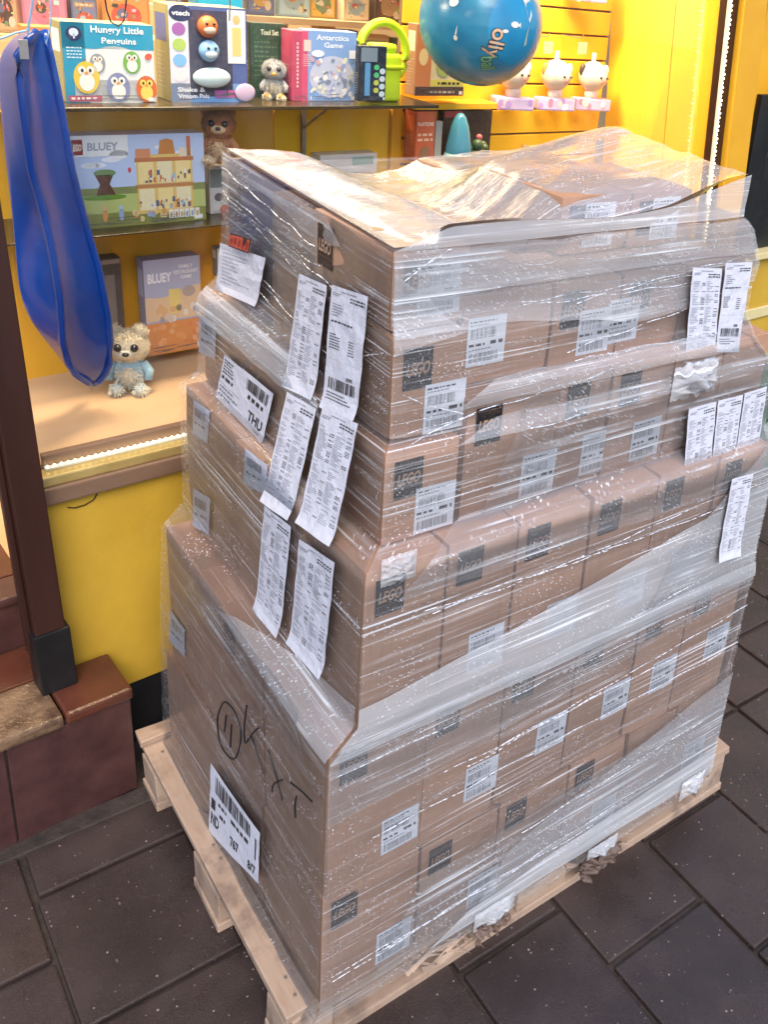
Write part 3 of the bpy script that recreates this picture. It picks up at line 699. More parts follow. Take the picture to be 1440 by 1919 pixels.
def side_pt(side, s, z, off=0.0):
    """side 'R' near->right, 'L' near->far-left; s in 0..1; off pushes outward"""
    N, Rr, L = ring(z)
    if side == 'R':
        x, y = N[0] + (Rr[0] - N[0]) * s, N[1] + (Rr[1] - N[1]) * s
        return Vector((x, y - off, z))
    x, y = N[0] + (L[0] - N[0]) * s, N[1] + (L[1] - N[1]) * s
    return Vector((x - off, y, z))
def per(side, s): return (s * 0.95) if side == 'R' else (-s * 0.75)
def wrinkle(p, z):
    a = noise.noise(Vector((p * 2.2, z * 26, 3.1))) + 0.5 * noise.noise(Vector((p * 5, z * 70, 8.3))) + 0.6 * noise.noise(Vector((p * 9, z * 9, 1.0)))
    return 0.0022 * (a + 1.2)
def rim_z(s): return 1.525 + 0.028 * min(1, s / 0.12) + 0.012 * math.sin(s * 9) * s + 0.045 * max(0, (s - 0.72) / 0.28) ** 1.5
def film_panel(name, side, zs, ss, mat, off=0.002, zfun=None, parent=None, amp=1.0):
    bm = bmesh.new(); uvl = bm.loops.layers.uv.new('UVMap'); G = []; U = {}
    for s in ss:
        colv = []
        for k, t in enumerate(zs):
            z = zfun(s, t) if zfun else t
            p = per(side, s); fade = min(1, 0.15 + 8 * s)
            w = wrinkle(p, z) * amp * fade
            v = bm.verts.new(side_pt(side, s, z, off + w)); U[v] = (p, z); colv.append(v)
        G.append(colv)
    for A, B in zip(G, G[1:]):
        for k in range(len(A) - 1):
            f = bm.faces.new((A[k], B[k], B[k + 1], A[k + 1]) if side == 'R' else (B[k], A[k], A[k + 1], B[k + 1])); f.smooth = True
            for l in f.loops: l[uvl].uv = U[l.vert]
    return obj(name, bm, mat, parent, None, True)
wrap = empty('stretch_wrap', (0.54, 1.04, 0.144), 0, 'rain beaded clear stretch film wound round the whole carton stack', 'stretch film')
WOFF = -Vector(wrap.location)
def wpart(o): o.parent = wrap; o.location = WOFF; return o
zs = [0.118 + i * (1.525 - 0.118) / 150 for i in range(151)]
lin = lambda n: [i / n for i in range(n + 1)]
wpart(film_panel('film_sheet', 'R', zs, lin(70), M['film']))
wpart(film_panel('film_sheet', 'L', zs, lin(50), M['film_clear']))
# back and right end, plain
def flat_sheet(nm, pts_fn, n, m, mat):
    bm = bmesh.new(); uvl = bm.loops.layers.uv.new('UVMap'); G = []; U = {}
    for i in range(n + 1):
        c = []
        for j in range(m + 1):
            co, uv = pts_fn(i / n, j / m); v = bm.verts.new(co); U[v] = uv; c.append(v)
        G.append(c)
    for A, B in zip(G, G[1:]):
        for j in range(m):
            f = bm.faces.new((A[j], B[j], B[j + 1], A[j + 1])); f.smooth = True
            for l in f.loops: l[uvl].uv = U[l.vert]
    return obj(nm, bm, mat, None, None, True)
def rend(s, t):
    z = 0.118 + t * (1.525 - 0.118); r = ring(z)[1]; return Vector((r[0] + 0.004 * math.sin(t * 20), r[1] + s * (1.82 - r[1]), z)), (1 + s * 0.8, z)
wpart(flat_sheet('film_sheet', rend, 10, 60, M['film']))
def rback(s, t):
    z = 0.118 + t * (1.5 - 0.118); N, Rr, L = ring(z); return Vector((L[0] + s * (Rr[0] - L[0]), L[1] + s * (1.82 - L[1]), z)), (3 - s, z)
wpart(flat_sheet('film_sheet', rback, 10, 60, M['film']))
# extra turns of film: z limits as functions of s
def band(side, lo, hi, s0, s1, mat, off, n=60, m=16):
    def zf(s, t):
        k = 1.0
        if s0 > 0: k = min(k, (s - s0) / 0.09 + 0.02)
        if s1 < 1: k = min(k, (s1 - s) / 0.09 + 0.02)
        e = 0.004 * noise.noise(Vector((s * 9, t * 2, off * 900)))
        return lo(s) + (hi(s) - lo(s)) * t * min(1, k) + e
    return wpart(film_panel('film_band', side, lin(m), [s0 + (s1 - s0) * i / n for i in range(n + 1)], M[mat], off, zf, None, 1.0))
band('R', lambda s: 0.752 + 0.0 * s, lambda s: 0.825 + 0.15 * s ** 1.15, 0.0, 1.0, 'film_thick', 0.0045)
band('L', lambda s: 0.735, lambda s: 0.83 - 0.09 * s / 0.6, 0.0, 0.6, 'film_haze', 0.0045)
band('L', lambda s: 1.21, lambda s: 1.262, 0.25, 1.0, 'film_haze', 0.0065, 50, 8)
band('R', lambda s: 0.60 + 0.10 * s, lambda s: 0.757 + 0.012 * s, 0.0, 1.0, 'film_band', 0.006)
band('R', lambda s: 0.146 + 0.01 * s, lambda s: 0.17 + 0.07 * s, 0.22, 1.0, 'film_thick', 0.006)
band('R', lambda s: 0.15, lambda s: 0.20 + 0.26 * s, 0.3, 1.0, 'film_haze', 0.0055)
band('R', lambda s: 0.16, lambda s: 0.33 + 0.08 * s, 0.1, 1.0, 'film_band', 0.0045)
band('R', lambda s: 1.08 + 0.02 * s, lambda s: 1.27, 0.2, 1.0, 'film', 0.006)
band('R', lambda s: 0.735, lambda s: 0.762 + 0.015 * s, 0.0, 1.0, 'film_thick', 0.0085, 60, 6)
band('R', lambda s: 1.22, lambda s: 1.248, 0.13, 1.0, 'film_haze', 0.0055, 60, 6)
band('R', lambda s: 1.275, lambda s: 1.315, 0.14, 0.9, 'film_haze', 0.0075, 60, 8)
band('R', lambda s: 0.72, lambda s: 0.72 + 0.75 * (s - 0.5), 0.62, 1.0, 'film_haze', 0.007)
band('R', lambda s: 1.005 - 0.02 * s, lambda s: 1.09, 0.06, 1.0, 'film_band', 0.005)
band('R', lambda s: 1.38 + 0.02 * math.sin(s * 7), lambda s: 1.523, 0.0, 1.0, 'film_haze', 0.006)
band('R', lambda s: 1.455, lambda s: 1.52, 0.02, 1.0, 'film_haze', 0.009)
band('R', lambda s: 1.402, lambda s: 1.405 + 0.09 * max(0, 1 - s / 0.16), 0.0, 0.16, 'film_haze', 0.009)
band('L', lambda s: 1.485 + 0.01 * math.sin(s * 12), lambda s: 1.524, 0.22, 1.0, 'film_haze', 0.0055, 50, 8)
band('L', lambda s: 1.40 - 0.02 * s, lambda s: 1.52, 0.28, 1.0, 'film_band', 0.005)
band('L', lambda s: 1.215, lambda s: 1.30, 0.35, 1.0, 'film_band', 0.005)
band('L', lambda s: 1.30, lambda s: 1.45, 0.3, 1.0, 'film_clear', 0.007)
band('L', lambda s: 0.66 + 0.02 * s, lambda s: 0.75, 0.05, 0.8, 'film_clear', 0.006)
band('L', lambda s: 0.145, lambda s: 0.19, 0.0, 0.7, 'film_clear', 0.006)
RS = random.Random(77)
for i in range(34):
    side = 'R' if i < 26 else 'L'; za = RS.choice((0.22, 0.34, 0.52, 0.60, 0.69, 0.72, 0.74, 0.88, 0.97, 1.03, 1.05, 1.14, 1.2, 1.25, 1.3, 1.33, 1.43, 1.47, 1.5)) + RS.uniform(-0.02, 0.02)
    sa = RS.uniform(0, 0.5); sb = min(1, sa + RS.uniform(0.3, 0.9)); sl_ = RS.uniform(-0.02, 0.06)
    if side == 'L': za = RS.uniform(1.29, 1.5)
    if RS.random() < 0.2: sa, sb, sl_ = 0.02, RS.uniform(0.1, 0.25), RS.uniform(-0.1, 0.1)
    P = []
    for k in range(41):
        q = sa + (sb - sa) * k / 40; z = min(1.522, max(0.15, za + sl_ * (q - sa) / max(0.2, sb - sa) + 0.002 * math.sin(q * 40 + i)))
        P.append(side_pt(side, q, z, 0.0085 + 0.001 * math.sin(q * 31 + i)))
    wpart(obj('film_strand', tube(P, 0.001, 5, radii=[0.0005 + 0.0007 * abs(math.sin(k * 0.7 + i)) for k in range(41)]), M['strand'], None, None, True))
# the free rim above the front cartons
wpart(film_panel('film_rim', 'R', lin(10), lin(70), M['film_thick'], 0.0025, lambda s, t: 1.525 + (rim_z(s) - 1.525) * t))
# the cover over the top
def ztop(x, y):
    def plateau(v, a, b, w): return 1 / (1 + math.exp(-(v - a) / w)) / (1 + math.exp((v - b) / w))
    z = 1.470 + 0.034 * plateau(x, 1.11, 1.9, 0.02) * plateau(y, 1.5, 2.0, 0.02)
    z += 0.052 * plateau(x, 0.5, 0.895, 0.022)                            # over the left row of cartons
    z += 0.092 * plateau(x, 1.045, 1.52, 0.034) * plateau(y, 1.215, 1.55, 0.03)
    z += 0.058 * math.exp(-((x - 1.46) / 0.20) ** 2 - ((y - 1.52) / 0.16) ** 2)
    z += 0.05 * math.exp(-((x - 1.46) / 0.09) ** 2 - ((y - 1.17) / 0.12) ** 2)
    z += 0.004 * noise.noise(Vector((x * 9, y * 6, 4.4))) - 0.010 * max(0, (0.72 - x) / 0.05)
    return z
def cover(s, t):
    N, Rr, L = (0.668, 1.113), (1.408, 1.119), (0.705, 1.797); B = (1.60, 1.81)
    x = (N[0] * (1 - s) + Rr[0] * s) * (1 - t) + (L[0] * (1 - s) + B[0] * s) * t
    y = (N[1] * (1 - s) + Rr[1] * s) * (1 - t) + (L[1] * (1 - s) + B[1] * s) * t
    z = ztop(x, y)
    e = max(0, 1 - t / 0.10); z = z * (1 - e) + (rim_z(s) - 0.001) * e if s > 0.1 else z * (1 - e) + 1.526 * e
    e = max(0, 1 - s / 0.05); z = z * (1 - e) + 1.526 * e
    z += max(0, (s - 0.55) / 0.45) ** 3 * max(0, 1.602 - z) * max(0, 1 - 0.6 * t)
    nz = noise.noise(Vector((x * 16 + y * 8, y * 6 - x * 5, 0.3))) + 0.6 * noise.noise(Vector((x * 30 - y * 40, y * 9, 5.3)))
    z += 0.0022 * nz * min(1, t * 8) * min(1, s * 12)
    r = abs(math.sin((x * 0.7 - y) * 26 + 2 * noise.noise(Vector((x * 5, y * 5, 0))))) ** 6
    z += 0.0026 * r * min(1, t * 8) * min(1, max(0, s - 0.2) * 5)
    return Vector((x, y, z)), (s * 0.8, t * 0.7)
wpart(flat_sheet('film_cover', cover, 130, 110, M['film_top']))
def cover2(s, t):                                                      # doubled film over the left row
    p, uv = cover(s * (0.30 - 0.10 * t + 0.03 * math.sin(t * 9)), t); return p + Vector((0, 0, 0.004)), uv
wpart(flat_sheet('film_cover', cover2, 50, 110, M['film_milky']))
# gathered tail and a torn scrap
def crumple(nm, c, w, h, nrm, mat, amp):
    def fn(s, t):
        a = noise.noise(Vector((s * 4, t * 9, c[0]))); b = noise.noise(Vector((s * 9, t * 5, c[2] + 4)))
        p = Vector(c) + Vector(((s - 0.5) * w, 0, (t - 0.5) * h)) + Vector(nrm) * (0.006 + amp * (0.5 + a) * math.sin(math.pi * s) * math.sin(math.pi * t)) + Vector((0, 0, 0.2 * amp * b))
        return p, (s * w, t * h)
    return wpart(flat_sheet(nm, fn, 24, 24, mat))
p = ony(1290, 705, 1.08); crumple('gathered_tail', (p.x, 1.068, p.z), 0.12, 0.07, (0, -1, 0.2), M['film_thick'], 0.045)
p = ony(735, 1040, 1.03); crumple('torn_scrap', (p.x + 0.01, 1.03, 1.062), 0.06, 0.05, (-0.1, -1, 0.5), M['film_thick'], 0.02)
p = ony(1300, 1440, 1.03); crumple('gathered_tail', (p.x - 0.01, 1.022, 0.16), 0.08, 0.06, (0, -1, 0), M['film_thick'], 0.02)
p = ony(920, 1705, 1.03); crumple('torn_scrap', (p.x, 1.024, 0.15), 0.1, 0.05, (0, -1, 0), M['film_thick'], 0.02)
p = ony(1120, 1600, 1.03); crumple('torn_scrap', (p.x, 1.024, 0.14), 0.09, 0.03, (0, -1, 0), M['film_thick'], 0.02)

for px_, py_, w_, h_, lab in ((915, 1722, 0.075, 0.055, 'torn brown card scrap hanging out of the film near the front corner'), (1120, 1606, 0.11, 0.05, 'torn brown card scrap crushed at the middle of the pallet edge')):
    p = ony(px_, py_, 1.03)
    def fn(s_, t_, p=p, w_=w_, h_=h_):
        a = noise.noise(Vector((s_ * 5 + p.x * 9, t_ * 5, 2))); b = noise.noise(Vector((s_ * 11, t_ * 9, p.x * 7)))
        ed = 0.25 * noise.noise(Vector((s_ * 14, p.x * 5, 0)))
        return Vector((p.x + (s_ - 0.5) * w_ + 0.006 * b, 1.03 - 0.022 * (0.6 + a) - 0.008 * b, p.z + (t_ - 0.5) * h_ * (1 + ed) + 0.008 * b)), (s_, t_)
    c_ = flat_sheet('torn_card', fn, 26, 18, M['torn']); md = c_.modifiers.new('thick', 'SOLIDIFY'); md.thickness = 0.003
    tag(c_, lab, 'card scrap', 'torn card scraps along the pallet edge')
# ------------------------------------------------------------------ paper on the wrap
def sheet4(name, corners, draw, label, cat, w, h, group=None, off=0.006, curl=0.012, nx=5, ny=16, mat='paper', nrm=Vector((-1, 0, 0)), seed=0):
    """paper hung between four corner points (top-left, top-right, bottom-right, bottom-left)"""
    tl, tr, br, bl = [Vector(c) for c in corners]; base = (tl + tr + br + bl) / 4
    cv = Canvas(); cv.grid(0, 0, w, h, WHT, nx, ny); cv.up(); draw(cv)
    def fn(x, y, hh):
        s, t = x / w, y / h
        p = (bl * (1 - s) + br * s) * (1 - t) + (tl * (1 - s) + tr * s) * t
        wv = 0.0012 * noise.noise(Vector((s * 2 + seed, t * 6 + s * 2, seed * 1.7))) + 0.0004 * math.sin(t * 19 + s * 6 + seed)
        k = off + hh * 2.2 + wv + curl * (max(0, 0.18 - t) / 0.18) ** 2
        return tuple(p + nrm * k - base)
    o = cv.build(name, None, fn, mat, True); o.location = base
    # underside sheet gives the paper its thickness
    return tag(o, label, cat, group)
def slip(R, head=True, cols=2, rows=24, bar=False):
    def d(cv):
        w, h = SW, SH
        G = (0.2, 0.2, 0.23)
        cv.words(w * 0.30, h * 0.965, w * 0.4, h * 0.008, G, R, 1)
        cv.words(w * 0.06, h * 0.945, w * 0.3, h * 0.007, G, R, 0.8); cv.words(w * 0.55, h * 0.93, w * 0.4, h * 0.012, INK, R, 1)
        cv.words(w * 0.06, h * 0.93, w * 0.2, h * 0.007, G, R, 1); cv.words(w * 0.55, h * 0.905, w * 0.4, h * 0.012, INK, R, 1)
        if bar:
            for k in range(5): cv.words(w * 0.08, h * (0.86 - k * 0.022), w * 0.35, h * 0.008, G, R, R.uniform(.5, 1))
            cv.words(w * 0.08, h * 0.72, w * 0.75, h * 0.014, INK, R, 0.8)
            for k in range(6): cv.words(w * 0.08, h * (0.62 - k * 0.022), w * 0.3, h * 0.009, INK, R, R.uniform(.5, 1)); cv.words(w * 0.6, h * (0.6 - k * 0.022), w * 0.15, h * 0.008, INK, R, 1)
            cv.rect(w * 0.05, h * 0.42, w * 0.9, h * 0.0016, (0.3, 0.3, 0.3))
            cv.text(w * 0.62, h * 0.285, '3595', h * 0.030, INK, 0.03)
            cv.bars(w * 0.12, h * 0.175, w * 0.76, h * 0.095, INK, 24, R)
            for k in range(3): cv.words(w * 0.1, h * (0.14 - k * 0.025), w * 0.75, h * 0.009, INK, R, R.uniform(.6, 1))
            return
        y = 0.86
        while y > 0.1:
            for c in range(cols):
                x = w * (0.06 + c * 0.46)
                cv.words(x, h * y, w * 0.30, h * 0.0055, G, R, R.uniform(0.3, 0.9))
                if R.random() < 0.45: cv.words(x + w * 0.3, h * (y - 0.003), w * 0.12, h * 0.008, (0.06, 0.06, 0.07), R, 1)
            y -= 0.0165 if R.random() < 0.8 else 0.034
    return d
SW, SH = 0.105, 0.235
GR = 'printed paper slips taped to the wrap'
def LX(pts, xs): return [onx(a, b, x) for (a, b), x in zip(pts, xs)]
def LY(pts, ys): return [ony(a, b, y) for (a, b), y in zip(pts, ys)]
S = [  # short side: two columns of slips, top to bottom
    ('slip at top left of the short side, two print columns', [(568, 512), (620, 535), (597, 748), (541, 720)], (0.668, 0.662, 0.648, 0.648), False),
    ('slip at top of the short side with a large barcode', [(629, 533), (698, 555), (676, 788), (612, 760)], (0.662, 0.660, 0.648, 0.648), True),
    ('slip in the middle of the left column, short side', [(545, 733), (600, 765), (552, 972), (500, 935)], (0.640, 0.640, 0.596, 0.596), False),
    ('slip in the middle of the right column, short side', [(612, 762), (679, 793), (632, 1020), (567, 975)], (0.640, 0.638, 0.594, 0.594), False),
    ('slip lowest in the left column, short side', [(502, 945), (553, 985), (531, 1192), (486, 1138)], (0.592, 0.590, 0.588, 0.590), False),
    ('slip lowest in the right column, short side', [(568, 1008), (635, 1052), (612, 1268), (550, 1200)], (0.590, 0.588, 0.586, 0.588), False),
]
for i, (lab, pts, xs, bar) in enumerate(S):
    sheet4('paper_slip', LX(pts, xs), slip(random.Random(20 + i), bar=bar), 'long white ' + lab, 'paper slip', SW, SH, GR, 0.0065, 0.007, seed=i * 3.1)
NY = Vector((0, -1, 0))
T = [
    ('slip at upper far end of long side, left of a pair', [(1290, 498), (1345, 500), (1330, 672), (1275, 680)], 1.105),
    ('slip with barcode at upper far end of long side, right of a pair', [(1352, 490), (1402, 488), (1375, 655), (1333, 655)], 1.105),
    ('slip in a row of three on the long side, left one', [(1283, 762), (1335, 748), (1320, 915), (1270, 935)], 1.062),
    ('slip in a row of three on the long side, middle one', [(1338, 747), (1385, 735), (1362, 900), (1322, 913)], 1.062),
    ('slip in a row of three on the long side, right one', [(1388, 733), (1430, 720), (1408, 870), (1365, 888)], 1.062),
    ('single narrow slip below the row of three on the long side', [(1364, 893), (1404, 882), (1378, 1035), (1337, 1048)], 1.024),
]
for i, (lab, pts, y) in enumerate(T):
    sheet4('paper_slip', LY(pts, (y, y, y - 0.004, y - 0.004)), slip(random.Random(40 + i), bar=(i == 1)), 'white ' + lab, 'paper slip', SW, SH, GR, 0.012, 0.004, seed=i * 2.3 + 9, nrm=NY)
# plain sheet with red tag
def d_sheet(cv):
    R = random.Random(5)
    for k in range(9): cv.words(0.02, 0.115 - k * 0.011, 0.16, 0.0025, (0.3, 0.3, 0.36), R, R.uniform(0.3, 0.9))
sheet4('delivery_sheet', LX([(418, 455), (504, 483), (487, 574), (411, 540)], (0.680, 0.672, 0.670, 0.678)), d_sheet, 'wide white delivery sheet at the far top of the short side', 'paper sheet', 0.2, 0.14, None, 0.006, 0.004, 10, 8, seed=31)
def d_tag(cv):
    cv.grid(0, 0, 0.11, 0.03, (0.04, 0.015, 0.015), 4, 1); cv.up(); cv.grid(0.004, 0.003, 0.102, 0.024, (0.5, 0.07, 0.035), 4, 1); cv.up()
    R = random.Random(8)
    for k in range(5): cv.ell(0.015 + k * 0.02, 0.015, 0.005, 0.008, (0.3, 0.03, 0.02))
sheet4('red_tag', LX([(443, 435), (484, 447), (478, 475), (440, 461)], (0.674, 0.668, 0.668, 0.674)), d_tag, 'small red tag with dark border on top of the white sheet', 'tag', 0.11, 0.03, None, 0.011, 0.0, 4, 2, seed=41)
# courier label
def d_thu(cv):
    R = random.Random(9); w, h = 0.23, 0.115
    for k in range(5): cv.words(0.008, h - 0.012 - k * 0.0075, 0.06, 0.0035, INK, R, R.uniform(.6, 1))
    cv.words(0.008, h - 0.058, 0.055, 0.008, INK, R, 1)
    cv.bars(0.12, h - 0.035, 0.1, 0.025, INK, 26, R); cv.words(0.135, h - 0.052, 0.07, 0.009, INK, R, 1)
    cv.text(0.15, 0.018, 'THU', 0.024, INK, 0.03)
    for k in range(3): cv.words(0.01, 0.036 - k * 0.011, 0.1, 0.004, (0.15, 0.15, 0.16), R, R.uniform(.5, 1))
    cv.words(0.15, 0.008, 0.06, 0.003, INK, R, 1)
    cv.rect(0.004, 0.045, 0.1, 0.0008, INK)
sheet4('courier_label', LX([(427, 663), (519, 737), (498, 830), (411, 741)], (0.640,) * 4), d_thu, 'creased white courier label reading THU on the short side', 'label', 0.23, 0.115, None, 0.006, 0.002, 10, 6, seed=51)
def d_nd(cv):
    R = random.Random(10); w, h = 0.26, 0.125
    cv.bars(0.03, h - 0.04, 0.19, 0.03, INK, 34, R)
    cv.rect(0.012, 0.052, 0.022, 0.018, INK); cv.words(0.05, 0.068, 0.05, 0.006, INK, R, 1); cv.words(0.12, 0.066, 0.09, 0.008, INK, R, 1)
    cv.words(0.06, 0.05, 0.03, 0.006, INK, R, 1); cv.text(0.012, 0.022, 'ND', 0.022, INK, 0.03); cv.text(0.118, 0.018, '767', 0.022, INK, 0.03); cv.text(0.208, 0.012, '8/7', 0.022, INK, 0.03)
    cv.rect(0.24, 0.05, 0.006, 0.05, INK)
sheet4('courier_label', LX([(400, 1427), (493, 1559), (490, 1653), (397, 1556)], (0.530,) * 4), d_nd, 'white barcode label reading ND 767 low on the short side', 'label', 0.26, 0.125, None, 0.006, 0.0, 10, 6, seed=61)
# faint stickers under film on the short side
for i, (pts, x, lab) in enumerate([([(374, 592), (404, 606), (402, 675), (372, 660)], 0.642, 'faded sticker at the far edge of the short side under film, upper'),
                                   ([(362, 750), (392, 770), (388, 832), (360, 812)], 0.602, 'faded sticker at the far edge of the short side under film, lower'),
                                   ([(459, 840), (500, 872), (498, 930), (455, 905)], 0.597, 'faded sticker below the creased courier label'),
                                   ([(362, 915), (393, 935), (390, 1003), (360, 985)], 0.597, 'faded sticker low at the far edge, over the yellow wall line'),
                                   ([(318, 1142), (345, 1180), (345, 1232), (316, 1200)], 0.549, 'plain sticker at the lower far edge of the short side')]):
    def d(cv, i=i):
        R = random.Random(70 + i); cv.bars(0.01, 0.05, 0.05, 0.02, (0.2, 0.2, 0.22), 14, R); cv.words(0.01, 0.03, 0.05, 0.006, (0.2, 0.2, 0.22), R, 1)
    sheet4('sticker', LX(pts, (x,) * 4), d, lab, 'sticker', 0.075, 0.085, 'stickers on the short side', -0.001, 0.0, 3, 3, seed=0)
# handwriting in black marker on the card
mk = empty('marker_writing', onx(480, 1420, 0.544), 0, 'black handwritten marker strokes with a circled eleven on the short side', 'handwriting')
def stroke(pts, nm='stroke'):
    P = [onx(a, b, 0.5312) - mk.location for a, b in pts]
    F = []
    for i in range(len(P) - 1):                     # Catmull-Rom through the points
        p0, p1, p2, p3 = P[max(0, i - 1)], P[i], P[i + 1], P[min(len(P) - 1, i + 2)]
        for k in range(5):
            t = k / 5; F.append(0.5 * ((2 * p1) + (p2 - p0) * t + (2 * p0 - 5 * p1 + 4 * p2 - p3) * t * t + (3 * p1 - p0 - 3 * p2 + p3) * t ** 3))
    F.append(P[-1]); bm = tube(F, 0.0017, 6)
    return obj(nm, bm, M['ink'], mk)
stroke([(418, 1316), (408, 1345), (412, 1390), (428, 1417), (441, 1420), (450, 1395), (451, 1365), (441, 1335), (425, 1316), (417, 1318)])
stroke([(424, 1340), (421, 1370)]); stroke([(434, 1358), (432, 1400)])
stroke([(463, 1322), (458, 1360), (460, 1392), (472, 1376), (486, 1362)]); stroke([(470, 1378), (480, 1402), (495, 1450)])
stroke([(503, 1405), (512, 1432), (530, 1500)]); stroke([(510, 1482), (514, 1468), (532, 1460)])
stroke([(545, 1466), (565, 1482), (585, 1502)]); stroke([(556, 1492), (553, 1510), (554, 1532)])

# ------------------------------------------------------------------ things in the display window
def tri(c): return tuple(c)
def toybox(name, label, cat, bl, br, tl, depth, face, side, art=None, z=None, v=None, rz=0.0, group=None):
    """box whose front face stands between picture corners, on a shelf of height z or at depth v"""
    p = shz(*bl, z) if v is None else sh(*bl, v)
    q = sh(*br, p.y); t = sh(*tl, p.y); w = q.x - p.x; h = t.z - p.z
    o = obj(name, box(0, 0, 0, w, depth, h, 0.0015, 1), pm(side), None, W(p.x, p.y, z if z is not None else p.z)); o.rotation_euler.z = SA + rz
    tag(o, label, cat, group)
    cv = Canvas(); cv.rect(0.001, 0.001, w - 0.002, h - 0.002, face); cv.up()
    if art: art(cv, w, h)
    RB = random.Random(name + label)
    for _ in range(10): cv.words(w * RB.uniform(0.05, 0.7), h * RB.uniform(0.02, 0.1), w * 0.2, h * 0.008, (0.12, 0.12, 0.14), RB, 1); cv.h += 0.00002
    cv.rect(w * 0.9, h * 0.02, w * 0.07, h * 0.05, (0.72, 0.72, 0.7))
    cv.build('front_print', o)
    cv = Canvas(); cv.rect(depth * 0.06, 0.001, depth * 0.88, h - 0.002, tuple(q * 0.9 for q in side)); cv.up()
    cv.rect(depth * 0.15, h * 0.62, depth * 0.7, h * 0.28, tuple(min(.8, q * 1.1) for q in face)); cv.up()
    for k in range(9): cv.words(depth * 0.2, h * (0.5 - k * 0.045), depth * 0.6, h * 0.014, tuple(min(.8, q * 0.4 + 0.3) for q in side), RB, RB.uniform(.5, 1))
    cv.build('side_print', o, lambda x, y, hh: (-hh - 0.0006, depth - x, y))
    return o, w, h
Z1, Z2, Z0 = 1.516, 1.22, 0.80
DB = (0.02, 0.03, 0.10)
def peng(cv, x, y, s, body, belly=(0.8, 0.78, 0.72)):
    cv.ell(x, y, s, s * 1.25, body); cv.up(); cv.ell(x, y - s * 0.35, s * 0.6, s * 0.7, belly); cv.ell(x - s * 0.32, y + s * 0.55, s * 0.3, s * 0.34, belly); cv.ell(x + s * 0.32, y + s * 0.55, s * 0.3, s * 0.34, belly)
    cv.up(); cv.ell(x - s * 0.3, y + s * 0.55, s * 0.11, s * 0.14, INK); cv.ell(x + s * 0.3, y + s * 0.55, s * 0.11, s * 0.14, INK); cv.ell(x, y + s * 0.35, s * 0.16, s * 0.12, (0.8, 0.3, 0.02)); cv.h -= 0.0007
def art_peng(cv, w, h):
    cv.rect(0, h * 0.68, w, h * 0.32, (0.02, 0.30, 0.48)); cv.rect(0, 0, w * 0.24, h, (0.02, 0.30, 0.48)); cv.ell(w * 0.55, h * 0.3, w * 0.42, h * 0.42, (0.75, 0.75, 0.74), 28); cv.rect(w * 0.1, 0.002, w * 0.9, h * 0.28, (0.72, 0.72, 0.72)); cv.up()
    cv.ell(w * 0.13, h * 0.86, w * 0.085, h * 0.09, DB); cv.up(); cv.ell(w * 0.13, h * 0.875, w * 0.05, h * 0.05, (0.6, 0.7, 0.8)); cv.rect(w * 0.12, h * 0.80, w * 0.02, h * 0.06, (0.6, 0.7, 0.8))
    cv.text(w * 0.31, h * 0.855, 'Hungry Little', h * 0.11, (0.85, 0.85, 0.82), 0.02, w=w * 0.58); cv.text(w * 0.42, h * 0.725, 'Penguins', h * 0.10, (0.85, 0.85, 0.82), 0.02, w=w * 0.38)
    R = random.Random(2)
    for k in range(4): cv.words(w * 0.04, h * (0.68 - k * 0.04), w * 0.16, h * 0.014, (0.7, 0.8, 0.85), R, 1)
    cv.up(); peng(cv, w * 0.36, h * 0.50, w * 0.085, (0.3, 0.3, 0.32)); peng(cv, w * 0.74, h * 0.52, w * 0.10, (0.18, 0.42, 0.08)); cv.ell(w * 0.93, h * 0.60, w * 0.045, h * 0.04, (0.7, 0.1, 0.05), rot=0.5)
    cv.up(); peng(cv, w * 0.23, h * 0.32, w * 0.14, (0.75, 0.52, 0.05)); cv.up(); peng(cv, w * 0.57, h * 0.2, w * 0.13, (0.22, 0.24, 0.42)); peng(cv, w * 0.89, h * 0.18, w * 0.12, (0.65, 0.12, 0.02), (0.8, 0.6, 0.1))
    cv.up(); cv.rect(w * 0.02, 0.003, w * 0.36, h * 0.075, (0.5, 0.09, 0.14)); cv.up(); cv.words(w * 0.05, 0.007, w * 0.3, h * 0.03, (0.8, 0.7, 0.7), R, 1)
toybox('board_game', 'turquoise board game box reading Hungry Little Penguins on the top shelf', 'game box', (125, 193), (293, 191), (111, 40), 0.07, (0.75, 0.75, 0.74), (0.42, 0.36, 0.16), art_peng, Z1)
